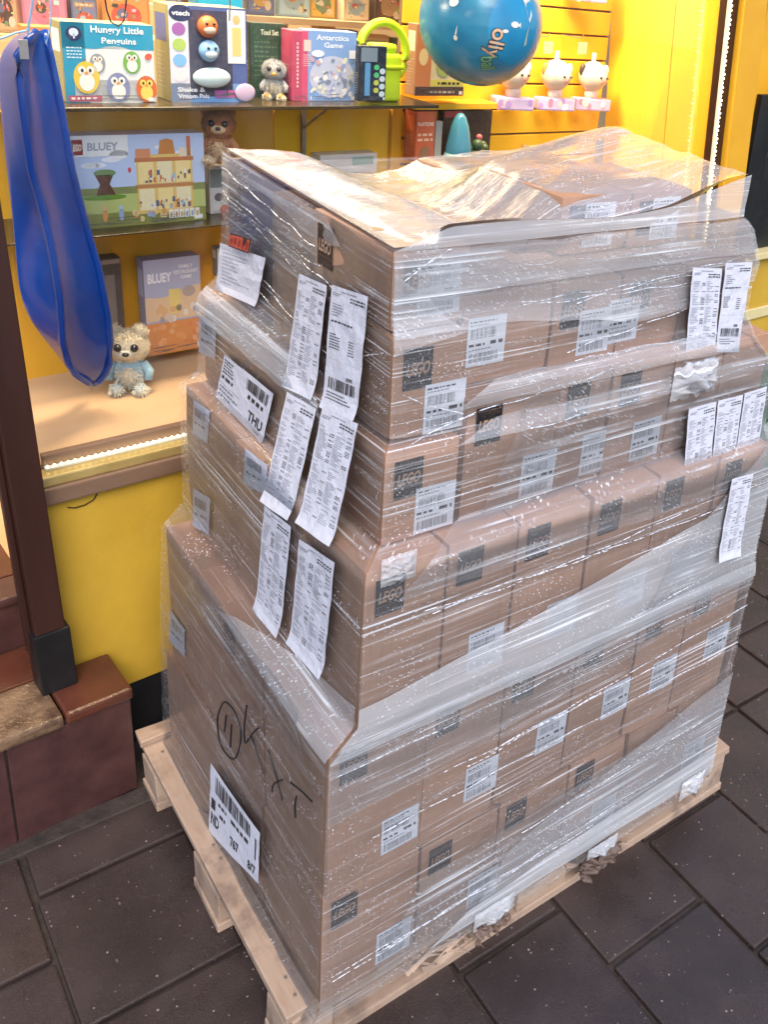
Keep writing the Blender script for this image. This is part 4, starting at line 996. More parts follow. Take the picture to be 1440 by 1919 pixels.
def art_vtech(cv, w, h):
    cv.rect(0, 0, w, h, (0.08, 0.12, 0.32)); cv.up(); cv.rect(0, 0, w * 0.24, h, (0.72, 0.68, 0.76)); cv.rect(w * 0.24, h * 0.06, w * 0.56, h * 0.9, (0.05, 0.05, 0.09)); cv.rect(0, 0, w, h * 0.2, (0.16, 0.33, 0.62)); cv.up()
    cv.ell(w * 0.15, h * 0.92, w * 0.145, h * 0.085, DB); cv.up(); cv.text(w * 0.04, h * 0.895, 'vtech', h * 0.05, (0.85, 0.85, 0.9), 0.03, w=w * 0.22)
    for k, c in enumerate(((0.35, 0.12, 0.4), (0.4, 0.55, 0.12), (0.2, 0.45, 0.75), (0.75, 0.7, 0.72))): cv.ell(w * 0.12, h * (0.76 - k * 0.16), w * 0.085, h * 0.065, c)
    cv.text(w * 0.08, h * 0.11, 'Shake &', h * 0.05, (0.85, 0.85, 0.9), 0.02, w=w * 0.35); cv.text(w * 0.08, h * 0.04, 'Vroom Pals', h * 0.05, (0.85, 0.85, 0.9), 0.02, w=w * 0.4)
    cv.rect(w * 0.55, h * 0.05, w * 0.16, h * 0.08, (0.4, 0.1, 0.35)); cv.rect(w * 0.73, h * 0.05, w * 0.18, h * 0.08, (0.5, 0.12, 0.3))
    cv.rect(w * 0.74, h * 0.42, w * 0.24, h * 0.56, (0.78, 0.78, 0.76)); cv.up(); cv.rect(w * 0.80, h * 0.5, w * 0.12, h * 0.3, (0.75, 0.55, 0.2)); cv.ell(w * 0.86, h * 0.88, w * 0.05, h * 0.05, (0.8, 0.45, 0.2))
b, w, h = toybox('toy_box', 'tall purple boxed toy with window and stacked animal heads', 'toy box', (322, 192), (464, 190), (312, 8), 0.085, (0.1, 0.12, 0.3), (0.38, 0.33, 0.14), art_vtech, Z1)
def ch(o, nm, bm, mat, smooth=True): return obj(nm, bm, mat, o, None, smooth)
def figure_head(o, x, z, r, c, c2):
    hd = ch(o, 'animal_head', bmball((x, -0.012, z), r, 14, (1, 0.7, 1)), pm(c))
    bm = bmesh.new(); ball(bm, (x, -0.012 - r * 0.5, z - r * 0.25), r * 0.62, 12, (1, 0.45, 0.62)); obj('muzzle', bm, pm(c2), hd, None, True)
    bm = bmesh.new()
    for s in (-1, 1): ball(bm, (x + s * r * 0.35, -0.012 - r * 0.68, z + r * 0.32), r * 0.14, 8)
    obj('eye', bm, pm(INK, 0.15), hd, None, True)
figure_head(b, w * 0.46, h * 0.80, w * 0.13, (0.7, 0.16, 0.04), (0.8, 0.6, 0.45)); figure_head(b, w * 0.47, h * 0.55, w * 0.13, (0.25, 0.45, 0.68), (0.75, 0.78, 0.8))
ch(b, 'toy_car', bmball((w * 0.5, -0.012, h * 0.27), w * 0.25, 16, (1, 0.3, 0.5)), pm((0.6, 0.72, 0.72), 0.2))
bm = bmesh.new(); ball(bm, (w * 0.95, -0.008, h * 0.11), w * 0.14, 16, (1, 0.12, 0.8)); ch(b, 'round_badge', bm, pm((0.62, 0.45, 0.6)))
toybox('toy_box', 'flat teal box showing behind the purple boxed toy', 'toy box', (372, 30), (455, 28), (372, -30), 0.05, (0.02, 0.32, 0.5), (0.02, 0.3, 0.48), lambda cv, w, h: cv.ell(w * 0.5, h * 0.3, w * 0.09, h * 0.08, (0.8, 0.8, 0.8)), v=2.47)
def art_green(cv, w, h):
    R = random.Random(4); cv.text(w * 0.3, h * 0.85, 'Tool Set', h * 0.07, (0.6, 0.65, 0.5), 0.02, w=w * 0.5)
    for k in range(8): cv.words(w * 0.12, h * (0.75 - k * 0.06), w * 0.7, h * 0.02, (0.08, 0.15, 0.08), R, R.uniform(.5, 1))
toybox('toy_box', 'dark green flat box reading Tool Set behind the plush penguin', 'toy box', (470, 190), (535, 188), (463, 42), 0.03, (0.02, 0.055, 0.03), (0.015, 0.03, 0.02), art_green, v=2.42)
def art_pink(cv, w, h):
    R = random.Random(6); cv.rect(w * 0.45, 0, w * 0.55, h, (0.62, 0.08, 0.17)); cv.up(); cv.rect(w * 0.55, h * 0.72, w * 0.36, h * 0.16, (0.75, 0.55, 0.5))
    for k in range(6): cv.words(w * 0.55, h * (0.66 - k * 0.03), w * 0.4, h * 0.012, (0.8, 0.5, 0.5), R, 1)
    for k in range(12): cv.rect(w * 0.2, h * (0.2 + k * 0.055), w * 0.1, h * 0.035, (0.8, 0.5, 0.5))
toybox('toy_box', 'narrow crimson pink box left of the pale blue game', 'toy box', (548, 190), (585, 190), (533, 57), 0.06, (0.5, 0.06, 0.13), (0.5, 0.07, 0.14), art_pink, Z1, None, 0.0)
def art_ant(cv, w, h):
    R = random.Random(7); cv.text(w * 0.5, h * 0.87, 'Antarctica', h * 0.075, (0.85, 0.87, 0.9), 0.015, w=w * 0.66, center=True); cv.text(w * 0.52, h * 0.765, 'Game', h * 0.075, (0.85, 0.87, 0.9), 0.015, w=w * 0.38, center=True)
    cv.ell(w * 0.5, h * 0.35, w * 0.46, h * 0.3, (0.5, 0.53, 0.68), 26); cv.up()
    for k in range(70):
        c = R.choice([(0.75, 0.75, 0.78), (0.6, 0.55, 0.65), (0.3, 0.35, 0.6), (0.6, 0.35, 0.4), (0.7, 0.7, 0.5), (0.2, 0.25, 0.35)])
        cv.ell(w * R.uniform(0.08, 0.92), h * R.uniform(0.06, 0.6), w * R.uniform(0.02, 0.07), h * R.uniform(0.015, 0.045), c, 8, R.random()); cv.h += 0.00001
    cv.rect(w * 0.84, h * 0.62, w * 0.13, h * 0.12, (0.78, 0.78, 0.8)); cv.ell(w * 0.2, h * 0.68, w * 0.13, h * 0.05, (0.75, 0.75, 0.8))
toybox('board_game', 'pale blue board game box reading Antarctica Game on the top shelf', 'game box', (576, 190), (666, 188), (582, 57), 0.05, (0.22, 0.36, 0.66), (0.2, 0.3, 0.55), art_ant, Z1)
def art_pack(cv, w, h):
    R = random.Random(12); cv.rect(w * 0.05, h * 0.72, w * 0.6, h * 0.25, (0.2, 0.25, 0.3)); cv.up(); cv.rect(w * 0.2, h * 0.1, w * 0.2, h * 0.6, (0.1, 0.3, 0.55))
    for k in range(4): cv.ell(w * 0.63, h * (0.62 - k * 0.14), w * 0.1, h * 0.05, (0.08, 0.5, 0.2) if k < 2 else (0.5, 0.55, 0.1)); cv.ell(w * 0.85, h * (0.55 - k * 0.14), w * 0.11, h * 0.055, (0.55, 0.65, 0.7))
toybox('toy_box', 'small black and blue hanging pack in front of the lime toy', 'toy box', (672, 190), (722, 188), (670, 86), 0.02, (0.01, 0.015, 0.03), (0.01, 0.015, 0.03), art_pack, v=2.275)
# lime toy with ring handle
p = shz(700, 186, Z1); lt = empty('lime_toy', W(p.x, 2.36, Z1), SA, 'lime green plastic toy with big round ring handle', 'toy')
k = 0.118
ch(lt, 'body', box(-0.045, -0.03, 0, 0.055, 0.04, 0.13, 0.012, 3), pm((0.5, 0.68, 0.02), 0.3)); ch(lt, 'neck', box(-0.03, -0.02, 0.13, 0.045, 0.03, 0.155, 0.01, 3), pm((0.5, 0.68, 0.02), 0.3))
ch(lt, 'collar', box(-0.05, -0.034, 0.088, 0.06, 0.044, 0.1, 0.004), pm((0.45, 0.6, 0.02), 0.3))
ch(lt, 'ring_handle', tube([(0.008 + 0.078 * math.cos(t), 0, 0.128 + 0.082 * math.sin(t)) for t in [q * 2 * math.pi / 36 for q in range(36)]], 0.012, 10, True), pm((0.55, 0.72, 0.02), 0.3))
# box behind the ball
def art_cream(cv, w, h):
    cv.rect(0, 0, w * 0.3, h, (0.55, 0.2, 0.08)); cv.up(); cv.ell(w * 0.14, h * 0.55, w * 0.09, h * 0.12, (0.75, 0.6, 0.35)); cv.rect(0, 0, w, h * 0.13, (0.07, 0.03, 0.02)); cv.rect(w * 0.3, h * 0.14, w * 0.7, h * 0.09, (0.65, 0.6, 0.1)); cv.up(); R = random.Random(3); cv.words(w * 0.3, h * 0.04, w * 0.5, h * 0.03, (0.6, 0.5, 0.4), R, 1); cv.words(w * 0.45, h * 0.165, w * 0.45, h * 0.035, INK, R, 1); cv.ell(w * 0.55, h * 0.45, w * 0.15, h * 0.18, (0.35, 0.45, 0.15))
toybox('toy_box', 'cream and brown box with dark base behind the blue ball', 'toy box', (777, 180), (868, 178), (773, 45), 0.05, (0.66, 0.6, 0.4), (0.4, 0.2, 0.1), art_cream, v=2.40)
# blue inflatable ball
c = sh(902, 42, 2.16); r = 0.168
bl_ = empty('inflatable_ball', W(*c), SA, 'big blue inflatable ball printed with sea creatures hanging in the window', 'ball')
n = NT('ball_vinyl'); o_ = n.coord('Object')
f = n.noise(n.coord('Object', (1, 1, 30)), 2.5, 3)
colr = n.ramp(n.noise(o_, 3.2, 3), [(0.42, (0.015, 0.13, 0.27)), (0.6, (0.02, 0.24, 0.42))])
M['vinyl'] = n.end(n.bsdf(colr, 0.22, n.bump(f, 0.15, 0.004), Coat_Weight=0.0))
obj('ball_skin', bmball((0, 0, 0), r, 48), M['vinyl'], bl_, None, True)
fwd_l = (Matrix.Rotation(-SA, 3, 'Z') @ (CO - W(*c))).normalized()
ax = Vector((0, 0, 1)).cross(fwd_l).normalized(); ay = fwd_l.cross(ax)
def on_ball(x, y, hgt):
    d = (fwd_l + ax * x + ay * y).normalized(); return tuple(d * (r + 0.0012 + hgt))
cv = Canvas(); CRM = (0.72, 0.68, 0.6)
cv.text(0.10, -0.02, 'olly', 0.40, (0.01, 0.02, 0.03), 0.06, rot=-1.75, w=0.55); cv.text(0.02, -0.57, 'ball', 0.34, (0.01, 0.02, 0.03), 0.06, rot=-1.45, w=0.45); cv.up()
cv.text(0.115, -0.035, 'olly', 0.37, (0.66, 0.42, 0.26), 0.015, rot=-1.75, w=0.52); cv.text(0.035, -0.585, 'ball', 0.31, (0.12, 0.38, 0.16), 0.015, rot=-1.45, w=0.42)
cv.h = 0
def blob(x, y, s):
    cv.ell(x, y, s, s * 0.8, CRM, 14); cv.ell(x - s * 0.3, y + s * 0.9, s * 0.5, s * 0.8, CRM, 12); cv.up(); cv.ell(x - s * 0.2, y + s * 0.9, s * 0.2, s * 0.3, (0.3, 0.25, 0.2), 8); cv.h = 0
blob(-0.5, 0.28, 0.1); cv.ell(0.62, 0.02, 0.1, 0.055, CRM); cv.poly([(0.70, 0.02), (0.78, 0.07), (0.78, -0.03)], CRM); cv.ell(0.42, -0.1, 0.06, 0.03, CRM); cv.ell(-0.42, -0.3, 0.04, 0.05, CRM); cv.poly([(-0.43, -0.24), (-0.40, -0.24), (-0.38, -0.08)], CRM)
for t in range(16):
    a = t * math.pi / 8; cv.rect(0.22 + 0.15 * math.cos(a) - 0.01, 0.55 + 0.15 * math.sin(a) - 0.01, 0.03, 0.03, CRM)
cv.poly([(0.8, 0.75), (0.95, 0.5), (1.05, 0.3), (1.15, 0.1), (1.3, 0.3), (1.3, 0.8)], (0.6, 0.58, 0.5)); cv.poly([(1.05, -0.1), (1.12, 0.02), (1.15, -0.4), (1.05, -0.45)], (0.35, 0.42, 0.35))
cv.build('ball_print', bl_, on_ball, 'print')['kind'] = 'stuff'
# lower shelf right
def art_red(cv, w, h):
    cv.text(w * 0.08, h * 0.72, 'PLASTICINE', h * 0.07, (0.85, 0.75, 0.65), 0.02, w=w * 0.84); R = random.Random(3); cv.words(w * 0.1, h * 0.52, w * 0.8, h * 0.05, (0.8, 0.5, 0.35), R, 1); cv.words(w * 0.1, h * 0.42, w * 0.8, h * 0.05, (0.8, 0.5, 0.35), R, 1); cv.ell(w * 0.5, h * 0.16, w * 0.3, h * 0.16, (0.3, 0.14, 0.06))
toybox('toy_box', 'orange red upright box on the lower right shelf', 'toy box', (777, 305), (812, 304), (772, 210), 0.06, (0.56, 0.11, 0.03), (0.5, 0.1, 0.03), art_red, v=2.42)
toybox('toy_box', 'dark brown display box behind the blue bottle toy', 'toy box', (826, 305), (916, 303), (822, 208), 0.03, (0.035, 0.02, 0.012), (0.03, 0.018, 0.01), lambda cv, w, h: cv.rect(w * 0.02, h * 0.87, w * 0.35, h * 0.12, (0.4, 0.05, 0.06)), v=2.47)
toybox('toy_box', 'slim pale box beside the orange red one', 'toy box', (813, 304), (826, 304), (810, 228), 0.04, (0.5, 0.45, 0.4), (0.45, 0.4, 0.35), None, v=2.43)
p = sh(858, 305, 2.40); bt = empty('blue_bottle_toy', W(*p), SA, 'blue rounded bottle shaped toy on the lower right shelf', 'toy')
obj('bottle_body', lathe([(0.001, 0), (0.036, 0.002), (0.042, 0.02), (0.04, 0.05), (0.034, 0.085), (0.028, 0.115), (0.018, 0.14), (0.008, 0.152), (0.001, 0.153)]), pm((0.06, 0.28, 0.42), 0.15), bt, None, True)
obj('bottle_base', lathe([(0.001, -0.002), (0.046, -0.001), (0.048, 0.012), (0.043, 0.03), (0.001, 0.031)]), pm((0.3, 0.5, 0.5), 0.2), bt, None, True)
p = sh(895, 305, 2.40); pt = empty('toy_plant', W(*p), SA, 'small dark green toy plant with pink top beside the blue bottle toy', 'toy')
bm = bmesh.new(); R = random.Random(5)
for k in range(9): ball(bm, (R.uniform(-.025, .025), R.uniform(-.02, .02), R.uniform(0.01, 0.06)), R.uniform(.012, .02), 8)
obj('leaves', bm, pm((0.05, 0.09, 0.04)), pt, None, True); obj('pink_top', bmball((0, 0, 0.08), 0.011, 10), pm((0.5, 0.1, 0.12)), pt, None, True)
# big picture box on the middle shelf
def art_house(cv, w, h):
    R = random.Random(13)
    cv.rect(0, 0, w, h, (0.45, 0.55, 0.78)); cv.up(); cv.rect(0, 0, w, h * 0.44, (0.42, 0.48, 0.16)); cv.rect(0, 0, w, h * 0.16, (0.45, 0.46, 0.13)); cv.rect(0, h * 0.36, w, h * 0.08, (0.36, 0.44, 0.22))
    for k in range(8): cv.ell(w * R.uniform(0.0, 1), h * R.uniform(0.62, 0.9), w * 0.07, h * 0.03, (0.72, 0.75, 0.82))
    cv.up(); cv.rect(0, h * 0.78, w * 0.42, h * 0.22, (0.74, 0.74, 0.76)); cv.ell(w * 0.35, h * 0.79, w * 0.07, h * 0.05, (0.74, 0.74, 0.76))
    cv.rect(w * 0.015, h * 0.80, w * 0.085, h * 0.16, (0.52, 0.03, 0.03)); cv.up(); cv.text(w * 0.02, h * 0.84, 'LEGO', h * 0.075, (0.85, 0.8, 0.7), 0.04, 0.2, w=w * 0.072)
    cv.text(w * 0.13, h * 0.84, 'BLUEY', h * 0.085, (0.3, 0.33, 0.42), 0.03, 0.05, w=w * 0.22)
    # tree stump
    cv.poly([(w * .17, h * .36), (w * .31, h * .36), (w * .27, h * .48), (w * .30, h * .58), (w * .17, h * .58), (w * .20, h * .48)], (0.10, 0.04, 0.025)); cv.ell(w * 0.24, h * 0.6, w * 0.08, h * 0.04, (0.15, 0.25, 0.10)); cv.ell(w * 0.23, h * 0.335, w * 0.16, h * 0.03, (0.12, 0.25, 0.03)); cv.ell(w * 0.42, h * 0.62, w * 0.012, h * 0.03, (0.6, 0.06, 0.06))
    # toy house with open rooms
    X0, X1 = w * 0.47, w * 0.90
    cv.rect(X0, h * 0.12, X1 - X0, h * 0.66, (0.68, 0.46, 0.14)); cv.up()
    cv.rect(X0 - w * 0.01, h * 0.70, X1 - X0 + w * 0.02, h * 0.045, (0.45, 0.16, 0.06)); cv.rect(X0 - w * 0.01, h * 0.41, X1 - X0 + w * 0.02, h * 0.04, (0.45, 0.2, 0.08))
    cv.poly([(w * .64, h * .78), (w * .77, h * .78), (w * .755, h * .93), (w * .705, h * .95), (w * .655, h * .93)], (0.5, 0.2, 0.05)); cv.rect(X0, h * 0.745, w * 0.11, h * 0.1, (0.6, 0.25, 0.12)); cv.rect(w * 0.8, h * 0.745, w * 0.1, h * 0.1, (0.72, 0.6, 0.45)); cv.rect(w * 0.86, h * 0.75, w * 0.03, h * 0.22, (0.55, 0.15, 0.06))
    for i in range(3):
        for j in range(2):
            x = X0 + (X1 - X0) * (0.03 + i * 0.33); y = h * (0.16 + j * 0.30); cv.rect(x, y, (X1 - X0) * 0.27, h * 0.24, (0.78, 0.62, 0.28) if (i + j) % 2 else (0.74, 0.66, 0.42))
    cv.up()
    for k in range(60): cv.rect(R.uniform(X0, X1 - w * 0.03), h * R.choice((0.17, 0.2, 0.24, 0.47, 0.5, 0.55)) , w * R.uniform(0.006, 0.025), h * R.uniform(0.02, 0.07), R.choice([(0.5, 0.15, 0.05), (0.7, 0.7, 0.7), (0.1, 0.12, 0.2), (0.3, 0.45, 0.6), (0.65, 0.3, 0.08), (0.15, 0.08, 0.04)])); cv.h += 0.000004
    for k in range(10): cv.ell(w * R.uniform(0.42, 0.68), h * R.uniform(0.06, 0.16), w * 0.018, h * 0.035, R.choice([(0.6, 0.3, 0.08), (0.3, 0.38, 0.55), (0.7, 0.5, 0.25)]), 10)
    for x in (0.22, 0.34): cv.ell(w * x, h * 0.13, w * 0.02, h * 0.07, (0.62, 0.28, 0.08) if x < .3 else (0.28, 0.36, 0.55), 10); cv.ell(w * x, h * 0.21, w * 0.018, h * 0.035, (0.68, 0.4, 0.2) if x < .3 else (0.4, 0.5, 0.62), 10)
    for k in range(6): cv.rect(w * (0.70 + k * 0.042), h * 0.05, w * 0.034, h * 0.1, (0.74, 0.72, 0.66)); cv.up(); cv.rect(w * (0.71 + k * 0.042), h * 0.06, w * 0.015, h * 0.06, R.choice([(0.4, 0.2, 0.1), (0.2, 0.3, 0.5), (0.55, 0.3, 0.1)])); cv.h -= 0.00035
toybox('construction_set_box', 'wide boxed building set showing a yellow open sided toy house', 'toy box', (140, 432), (386, 404), (110, 256), 0.055, (0.45, 0.55, 0.78), (0.25, 0.3, 0.4), art_house, z=Z2)
toybox('toy_box', 'narrow grey and white pack right of the toy house box', 'toy box', (394, 402), (428, 400), (390, 312), 0.03, (0.5, 0.48, 0.48), (0.4, 0.35, 0.3), lambda cv, w, h: (cv.rect(w * 0.05, h * 0.55, w * 0.9, h * 0.38, (0.16, 0.2, 0.2)), cv.ell(w * 0.8, h * 0.08, w * 0.25, h * 0.1, (0.6, 0.06, 0.05)), cv.ell(w * 0.5, h * 0.35, w * 0.25, h * 0.09, (0.1, 0.1, 0.12))), z=Z2)
toybox('toy_box', 'white flat box with green strip just over the wrapped stack', 'toy box', (600, 330), (706, 322), (596, 292), 0.06, (0.62, 0.58, 0.55), (0.6, 0.55, 0.5), lambda cv, w, h: cv.rect(w * 0.55, h * 0.45, w * 0.38, h * 0.4, (0.25, 0.38, 0.34)), v=2.45)
def art_rest(cv, w, h):
    R = random.Random(17)
    cv.rect(0, h * 0.36, w, h * 0.64, (0.38, 0.40, 0.56)); cv.up(); cv.poly([(0, h * .36), (w, h * .36), (w, h * .70), (w * .75, h * .69), (w * .5, h * .62), (w * .25, h * .60), (0, h * .62)], (0.66, 0.48, 0.32)); cv.rect(0, 0, w, h * 0.34, (0.6, 0.24, 0.08)); cv.up()
    cv.text(w * 0.06, h * 0.76, 'BLUEY', h * 0.10, (0.78, 0.78, 0.85), 0.04, w=w * 0.42); cv.text(w * 0.74, h * 0.885, 'FAMILY', h * 0.04, (0.78, 0.76, 0.8), 0.02, w=w * 0.25, center=True); cv.text(w * 0.74, h * 0.83, 'RESTAURANT', h * 0.04, (0.78, 0.76, 0.8), 0.02, w=w * 0.44, center=True); cv.text(w * 0.74, h * 0.775, 'GAME', h * 0.04, (0.78, 0.76, 0.8), 0.02, w=w * 0.2, center=True)
    cv.rect(w * 0.42, h * 0.42, w * 0.2, h * 0.26, (0.7, 0.56, 0.2)); cv.ell(w * 0.78, h * 0.64, w * 0.12, h * 0.06, (0.4, 0.33, 0.3))
    for k in range(16): cv.ell(w * R.uniform(0.2, 0.95), h * R.uniform(0.36, 0.5), w * R.uniform(0.03, 0.06), h * R.uniform(0.03, 0.05), R.choice([(0.6, 0.5, 0.45), (0.65, 0.4, 0.2), (0.3, 0.3, 0.38), (0.7, 0.65, 0.6)]), 10); cv.h += 0.00001
    for k in range(20): cv.ell(w * R.uniform(0.1, 0.95), h * R.uniform(0.04, 0.3), w * 0.05, h * 0.03, R.choice([(0.66, 0.3, 0.12), (0.6, 0.2, 0.07), (0.68, 0.36, 0.18)]), 8); cv.h += 0.00001
toybox('board_game', 'upright mauve and orange game box reading BLUEY on the window floor', 'game box', (278, 668), (380, 655), (266, 490), 0.045, (0.38, 0.4, 0.56), (0.3, 0.28, 0.42), art_rest, v=2.44)
toybox('toy_box', 'dark grey open box half hidden behind the blue sledge', 'toy box', (192, 640), (236, 632), (186, 486), 0.05, (0.08, 0.07, 0.07), (0.1, 0.08, 0.07), lambda cv, w, h: (cv.rect(w * 0.3, h * 0.2, w * 0.4, h * 0.6, (0.2, 0.18, 0.17)), cv.rect(w * 0.05, h * 0.93, w * 0.9, h * 0.05, (0.3, 0.26, 0.24))), v=2.46)
toybox('toy_box', 'white edged pack peeping out at the left of the wrapped stack', 'toy box', (408, 520), (426, 515), (404, 466), 0.03, (0.7, 0.68, 0.66), (0.3, 0.3, 0.3), None, v=2.45)

# plush toys
def plush(name, label, px, py, z, v, s, body, belly, feet, eye=(0.9, 0.55, 0.3), beak=None, ears=True, rz=0.0, shirt=None):
    p = sh(px, py, v) if z is None else shz(px, py, z)
    t = empty(name, W(p.x, p.y, p.z), SA + rz, label, 'plush toy'); t.rotation_euler.z += -0.5
    K = s
    ch(t, 'body', bmball((0, 0, 0.42 * K), 0.34 * K, 18, (1, 0.85, 1.15)), fur(shirt or body))
    ch(t, 'belly', bmball((0, -0.12 * K, 0.40 * K), 0.27 * K, 16, (0.9, 0.7, 1.05)), fur(belly))
    hd = ch(t, 'head', bmball((0, -0.03 * K, 1.0 * K), 0.36 * K, 20, (1.05, 0.92, 0.95)), fur(body))
    bm = bmesh.new()
    ball(bm, (0, -0.28 * K, 0.92 * K), 0.17 * K, 14, (1.1, 0.8, 0.75)) if not beak else ball(bm, (0, -0.2 * K, 0.97 * K), 0.26 * K, 14, (1.05, 0.6, 0.85))
    obj('muzzle', bm, fur(belly), hd, None, True)
    bm = bmesh.new()
    ball(bm, (0, -(0.42 if not beak else 0.38) * K, (0.95 if not beak else 0.9) * K), 0.06 * K, 10, (1.2, 1.4 if beak else 0.9, 0.8)); obj('nose', bm, pm(beak or INK, 0.3), hd, None, True)
    for s_ in (-1, 1):
        e = obj('eye', bmball((s_ * 0.16 * K, -0.315 * K, 1.06 * K), 0.085 * K, 12), pm(INK, 0.1), hd, None, True)
        if ears: obj('ear', bmball((s_ * 0.25 * K, 0.0, 1.31 * K), 0.13 * K, 12, (1, 0.55, 1.15)), fur(body), hd, None, True)
        ch(t, 'arm', tube([(s_ * 0.27 * K, -0.05 * K, 0.62 * K), (s_ * 0.40 * K, -0.12 * K, 0.45 * K), (s_ * 0.40 * K, -0.2 * K, 0.28 * K)], 0.1 * K, 10, radii=[0.10 * K, 0.10 * K, 0.085 * K]), fur(shirt or body))
        bm = bmesh.new(); ball(bm, (s_ * 0.24 * K, -0.28 * K, 0.12 * K), 0.15 * K, 12, (0.8, 1.3, 0.8)); ch(t, 'foot', bm, fur(feet))
    bm = bmesh.new(); RF = random.Random(int(px))
    def tuft(c, r, scl, num):
        for _ in range(num):
            d = Vector((RF.gauss(0, 1), RF.gauss(0, 1), RF.gauss(0, 1))).normalized()
            p = Vector(c) + Vector((d.x * r * scl[0], d.y * r * scl[1], d.z * r * scl[2])); n_ = (d + Vector((RF.gauss(0, .35), RF.gauss(0, .35), RF.gauss(0, .35) - .3))).normalized()
            if p.y < -0.27 * K and abs(p.x) < 0.3 * K and 0.78 * K < p.z < 1.2 * K: continue
            a_ = n_.orthogonal().normalized() * 0.010 * K; b_ = p + n_ * RF.uniform(0.05, 0.09) * K
            bm.faces.new([bm.verts.new(p - a_), bm.verts.new(p + a_), bm.verts.new(b_)])
    tuft((0, -0.03 * K, 1.0 * K), 0.36 * K, (1.05, 0.92, 0.95), 2000)
    if not shirt: tuft((0, 0, 0.42 * K), 0.34 * K, (1, 0.85, 1.15), 1300)
    for s_ in (-1, 1):
        if ears: tuft((s_ * 0.25 * K, 0, 1.31 * K), 0.13 * K, (1, 0.55, 1.15), 300)
    f_ = ch(t, 'fur', bm, fur(body)); f_['kind'] = 'stuff'
    bm = bmesh.new()
    def tuft2(c, r, scl, num):
        for _ in range(num):
            d = Vector((RF.gauss(0, 1), -abs(RF.gauss(0, 1)), RF.gauss(0, 1))).normalized()
            p = Vector(c) + Vector((d.x * r * scl[0], d.y * r * scl[1], d.z * r * scl[2])); a_ = d.orthogonal().normalized() * 0.018 * K
            bm.faces.new([bm.verts.new(p - a_), bm.verts.new(p + a_), bm.verts.new(p + (d + Vector((0, 0, -.4))) * RF.uniform(0.05, 0.1) * K)])
    tuft2((0, -0.12 * K, 0.40 * K), 0.27 * K, (0.9, 0.7, 1.05), 300)
    for s_ in (-1, 1): tuft2((s_ * 0.24 * K, -0.28 * K, 0.12 * K), 0.15 * K, (0.8, 1.3, 0.8), 120)
    f_ = ch(t, 'belly_fur', bm, fur(belly)); f_['kind'] = 'stuff'
    return t
plush('plush_penguin', 'grey and cream plush penguin with big orange eyes on the top shelf', 514, 186, Z1, None, 0.074, (0.42, 0.42, 0.43), (0.74, 0.66, 0.5), (0.75, 0.38, 0.08), beak=(0.8, 0.36, 0.02), ears=False)
plush('teddy_bear', 'ginger brown teddy bear with cream belly beside the toy house box', 412, 306, None, 2.36, 0.098, (0.42, 0.15, 0.05), (0.72, 0.5, 0.3), (0.75, 0.62, 0.42))
plush('teddy_bear', 'cream teddy bear in pale blue shirt sitting by the sledge tip', 246, 728, Z0 + 0.001, None, 0.12, (0.82, 0.70, 0.50), (0.80, 0.74, 0.6), (0.62, 0.72, 0.78), shirt=(0.36, 0.58, 0.72))
plush('plush_puppy', 'tiny cream plush puppy lying at the edge of the top shelf', 688, 186, Z1, None, 0.026, (0.7, 0.55, 0.36), (0.74, 0.62, 0.45), (0.72, 0.6, 0.42))

# white hooded dolls on cards, hung on the slatted wall
def doll(px, py, label, ear, dark):
    p = sh(px, py, 2.44); t = empty('hooded_doll', W(p.x, p.y, p.z), SA - 0.3, label, 'doll', 'hooded dolls hung on the slatted wall'); K = 0.055
    obj('tray_card', box(-1.35 * K, -0.4 * K, 0, 1.2 * K, 0.5 * K, 0.75 * K, 0.006), pm((0.55, 0.42, 0.62)), t)
    cv = Canvas(); R = random.Random(int(px))
    for k in range(7): cv.ell(R.uniform(-1.2, 1.0) * K, R.uniform(0.15, 0.6) * K, 0.17 * K, 0.2 * K, R.choice([(0.75, 0.7, 0.78), (0.6, 0.2, 0.3), (0.4, 0.25, 0.55), (0.8, 0.55, 0.5)]), 10); cv.h += 0.00002
    cv.build('card_print', t, lambda x, y, h: (x, -0.4 * K - 0.0008 - h, y))
    obj('body', bmball((-0.1 * K, 0, 1.05 * K), 0.5 * K, 14, (1, 0.8, 1)), pm((0.75, 0.55, 0.5)), t, None, True)
    hd = obj('hood', bmball((-0.15 * K, 0, 2.1 * K), 0.95 * K, 20, (1, 0.9, 0.98)), pm((0.66, 0.56, 0.46)), t, None, True)
    bm = bmesh.new(); ball(bm, (0.15 * K, -0.42 * K, 2.05 * K), 0.6 * K, 16, (0.85, 0.8, 0.9)); obj('face', bm, pm((0.75, 0.52, 0.4)), hd, None, True)
    bm = bmesh.new()
    for s in (-0.2, 0.25): ball(bm, (0.2 * K + s * K, -0.86 * K, 2.12 * K), 0.09 * K, 8)
    obj('eye', bm, pm((0.06, 0.04, 0.05), 0.1), hd, None, True)
    obj('mouth', bmball((0.22 * K, -0.88 * K, 1.85 * K), 0.05 * K, 8), pm((0.5, 0.08, 0.08)), hd, None, True)
    for s in (-1, 1): obj('ear', bmball((-0.15 * K + s * 0.82 * K, -0.1 * K, 2.45 * K), 0.34 * K, 12, (0.7, 0.5, 1.2)), pm(ear if s < 0 else dark), hd, None, True)
    obj('hang_tab', box(-0.2 * K, 0.3 * K, 2.9 * K, 0.1 * K, 0.35 * K, 3.5 * K, 0.002), pm((0.7, 0.7, 0.7)), t)
doll(962, 206, 'white hooded doll half hidden behind the blue ball', (0.7, 0.35, 0.25), (0.75, 0.7, 0.65))
doll(1040, 207, 'white hooded doll with orange ear on the slatted wall', (0.7, 0.25, 0.06), (0.75, 0.7, 0.65))
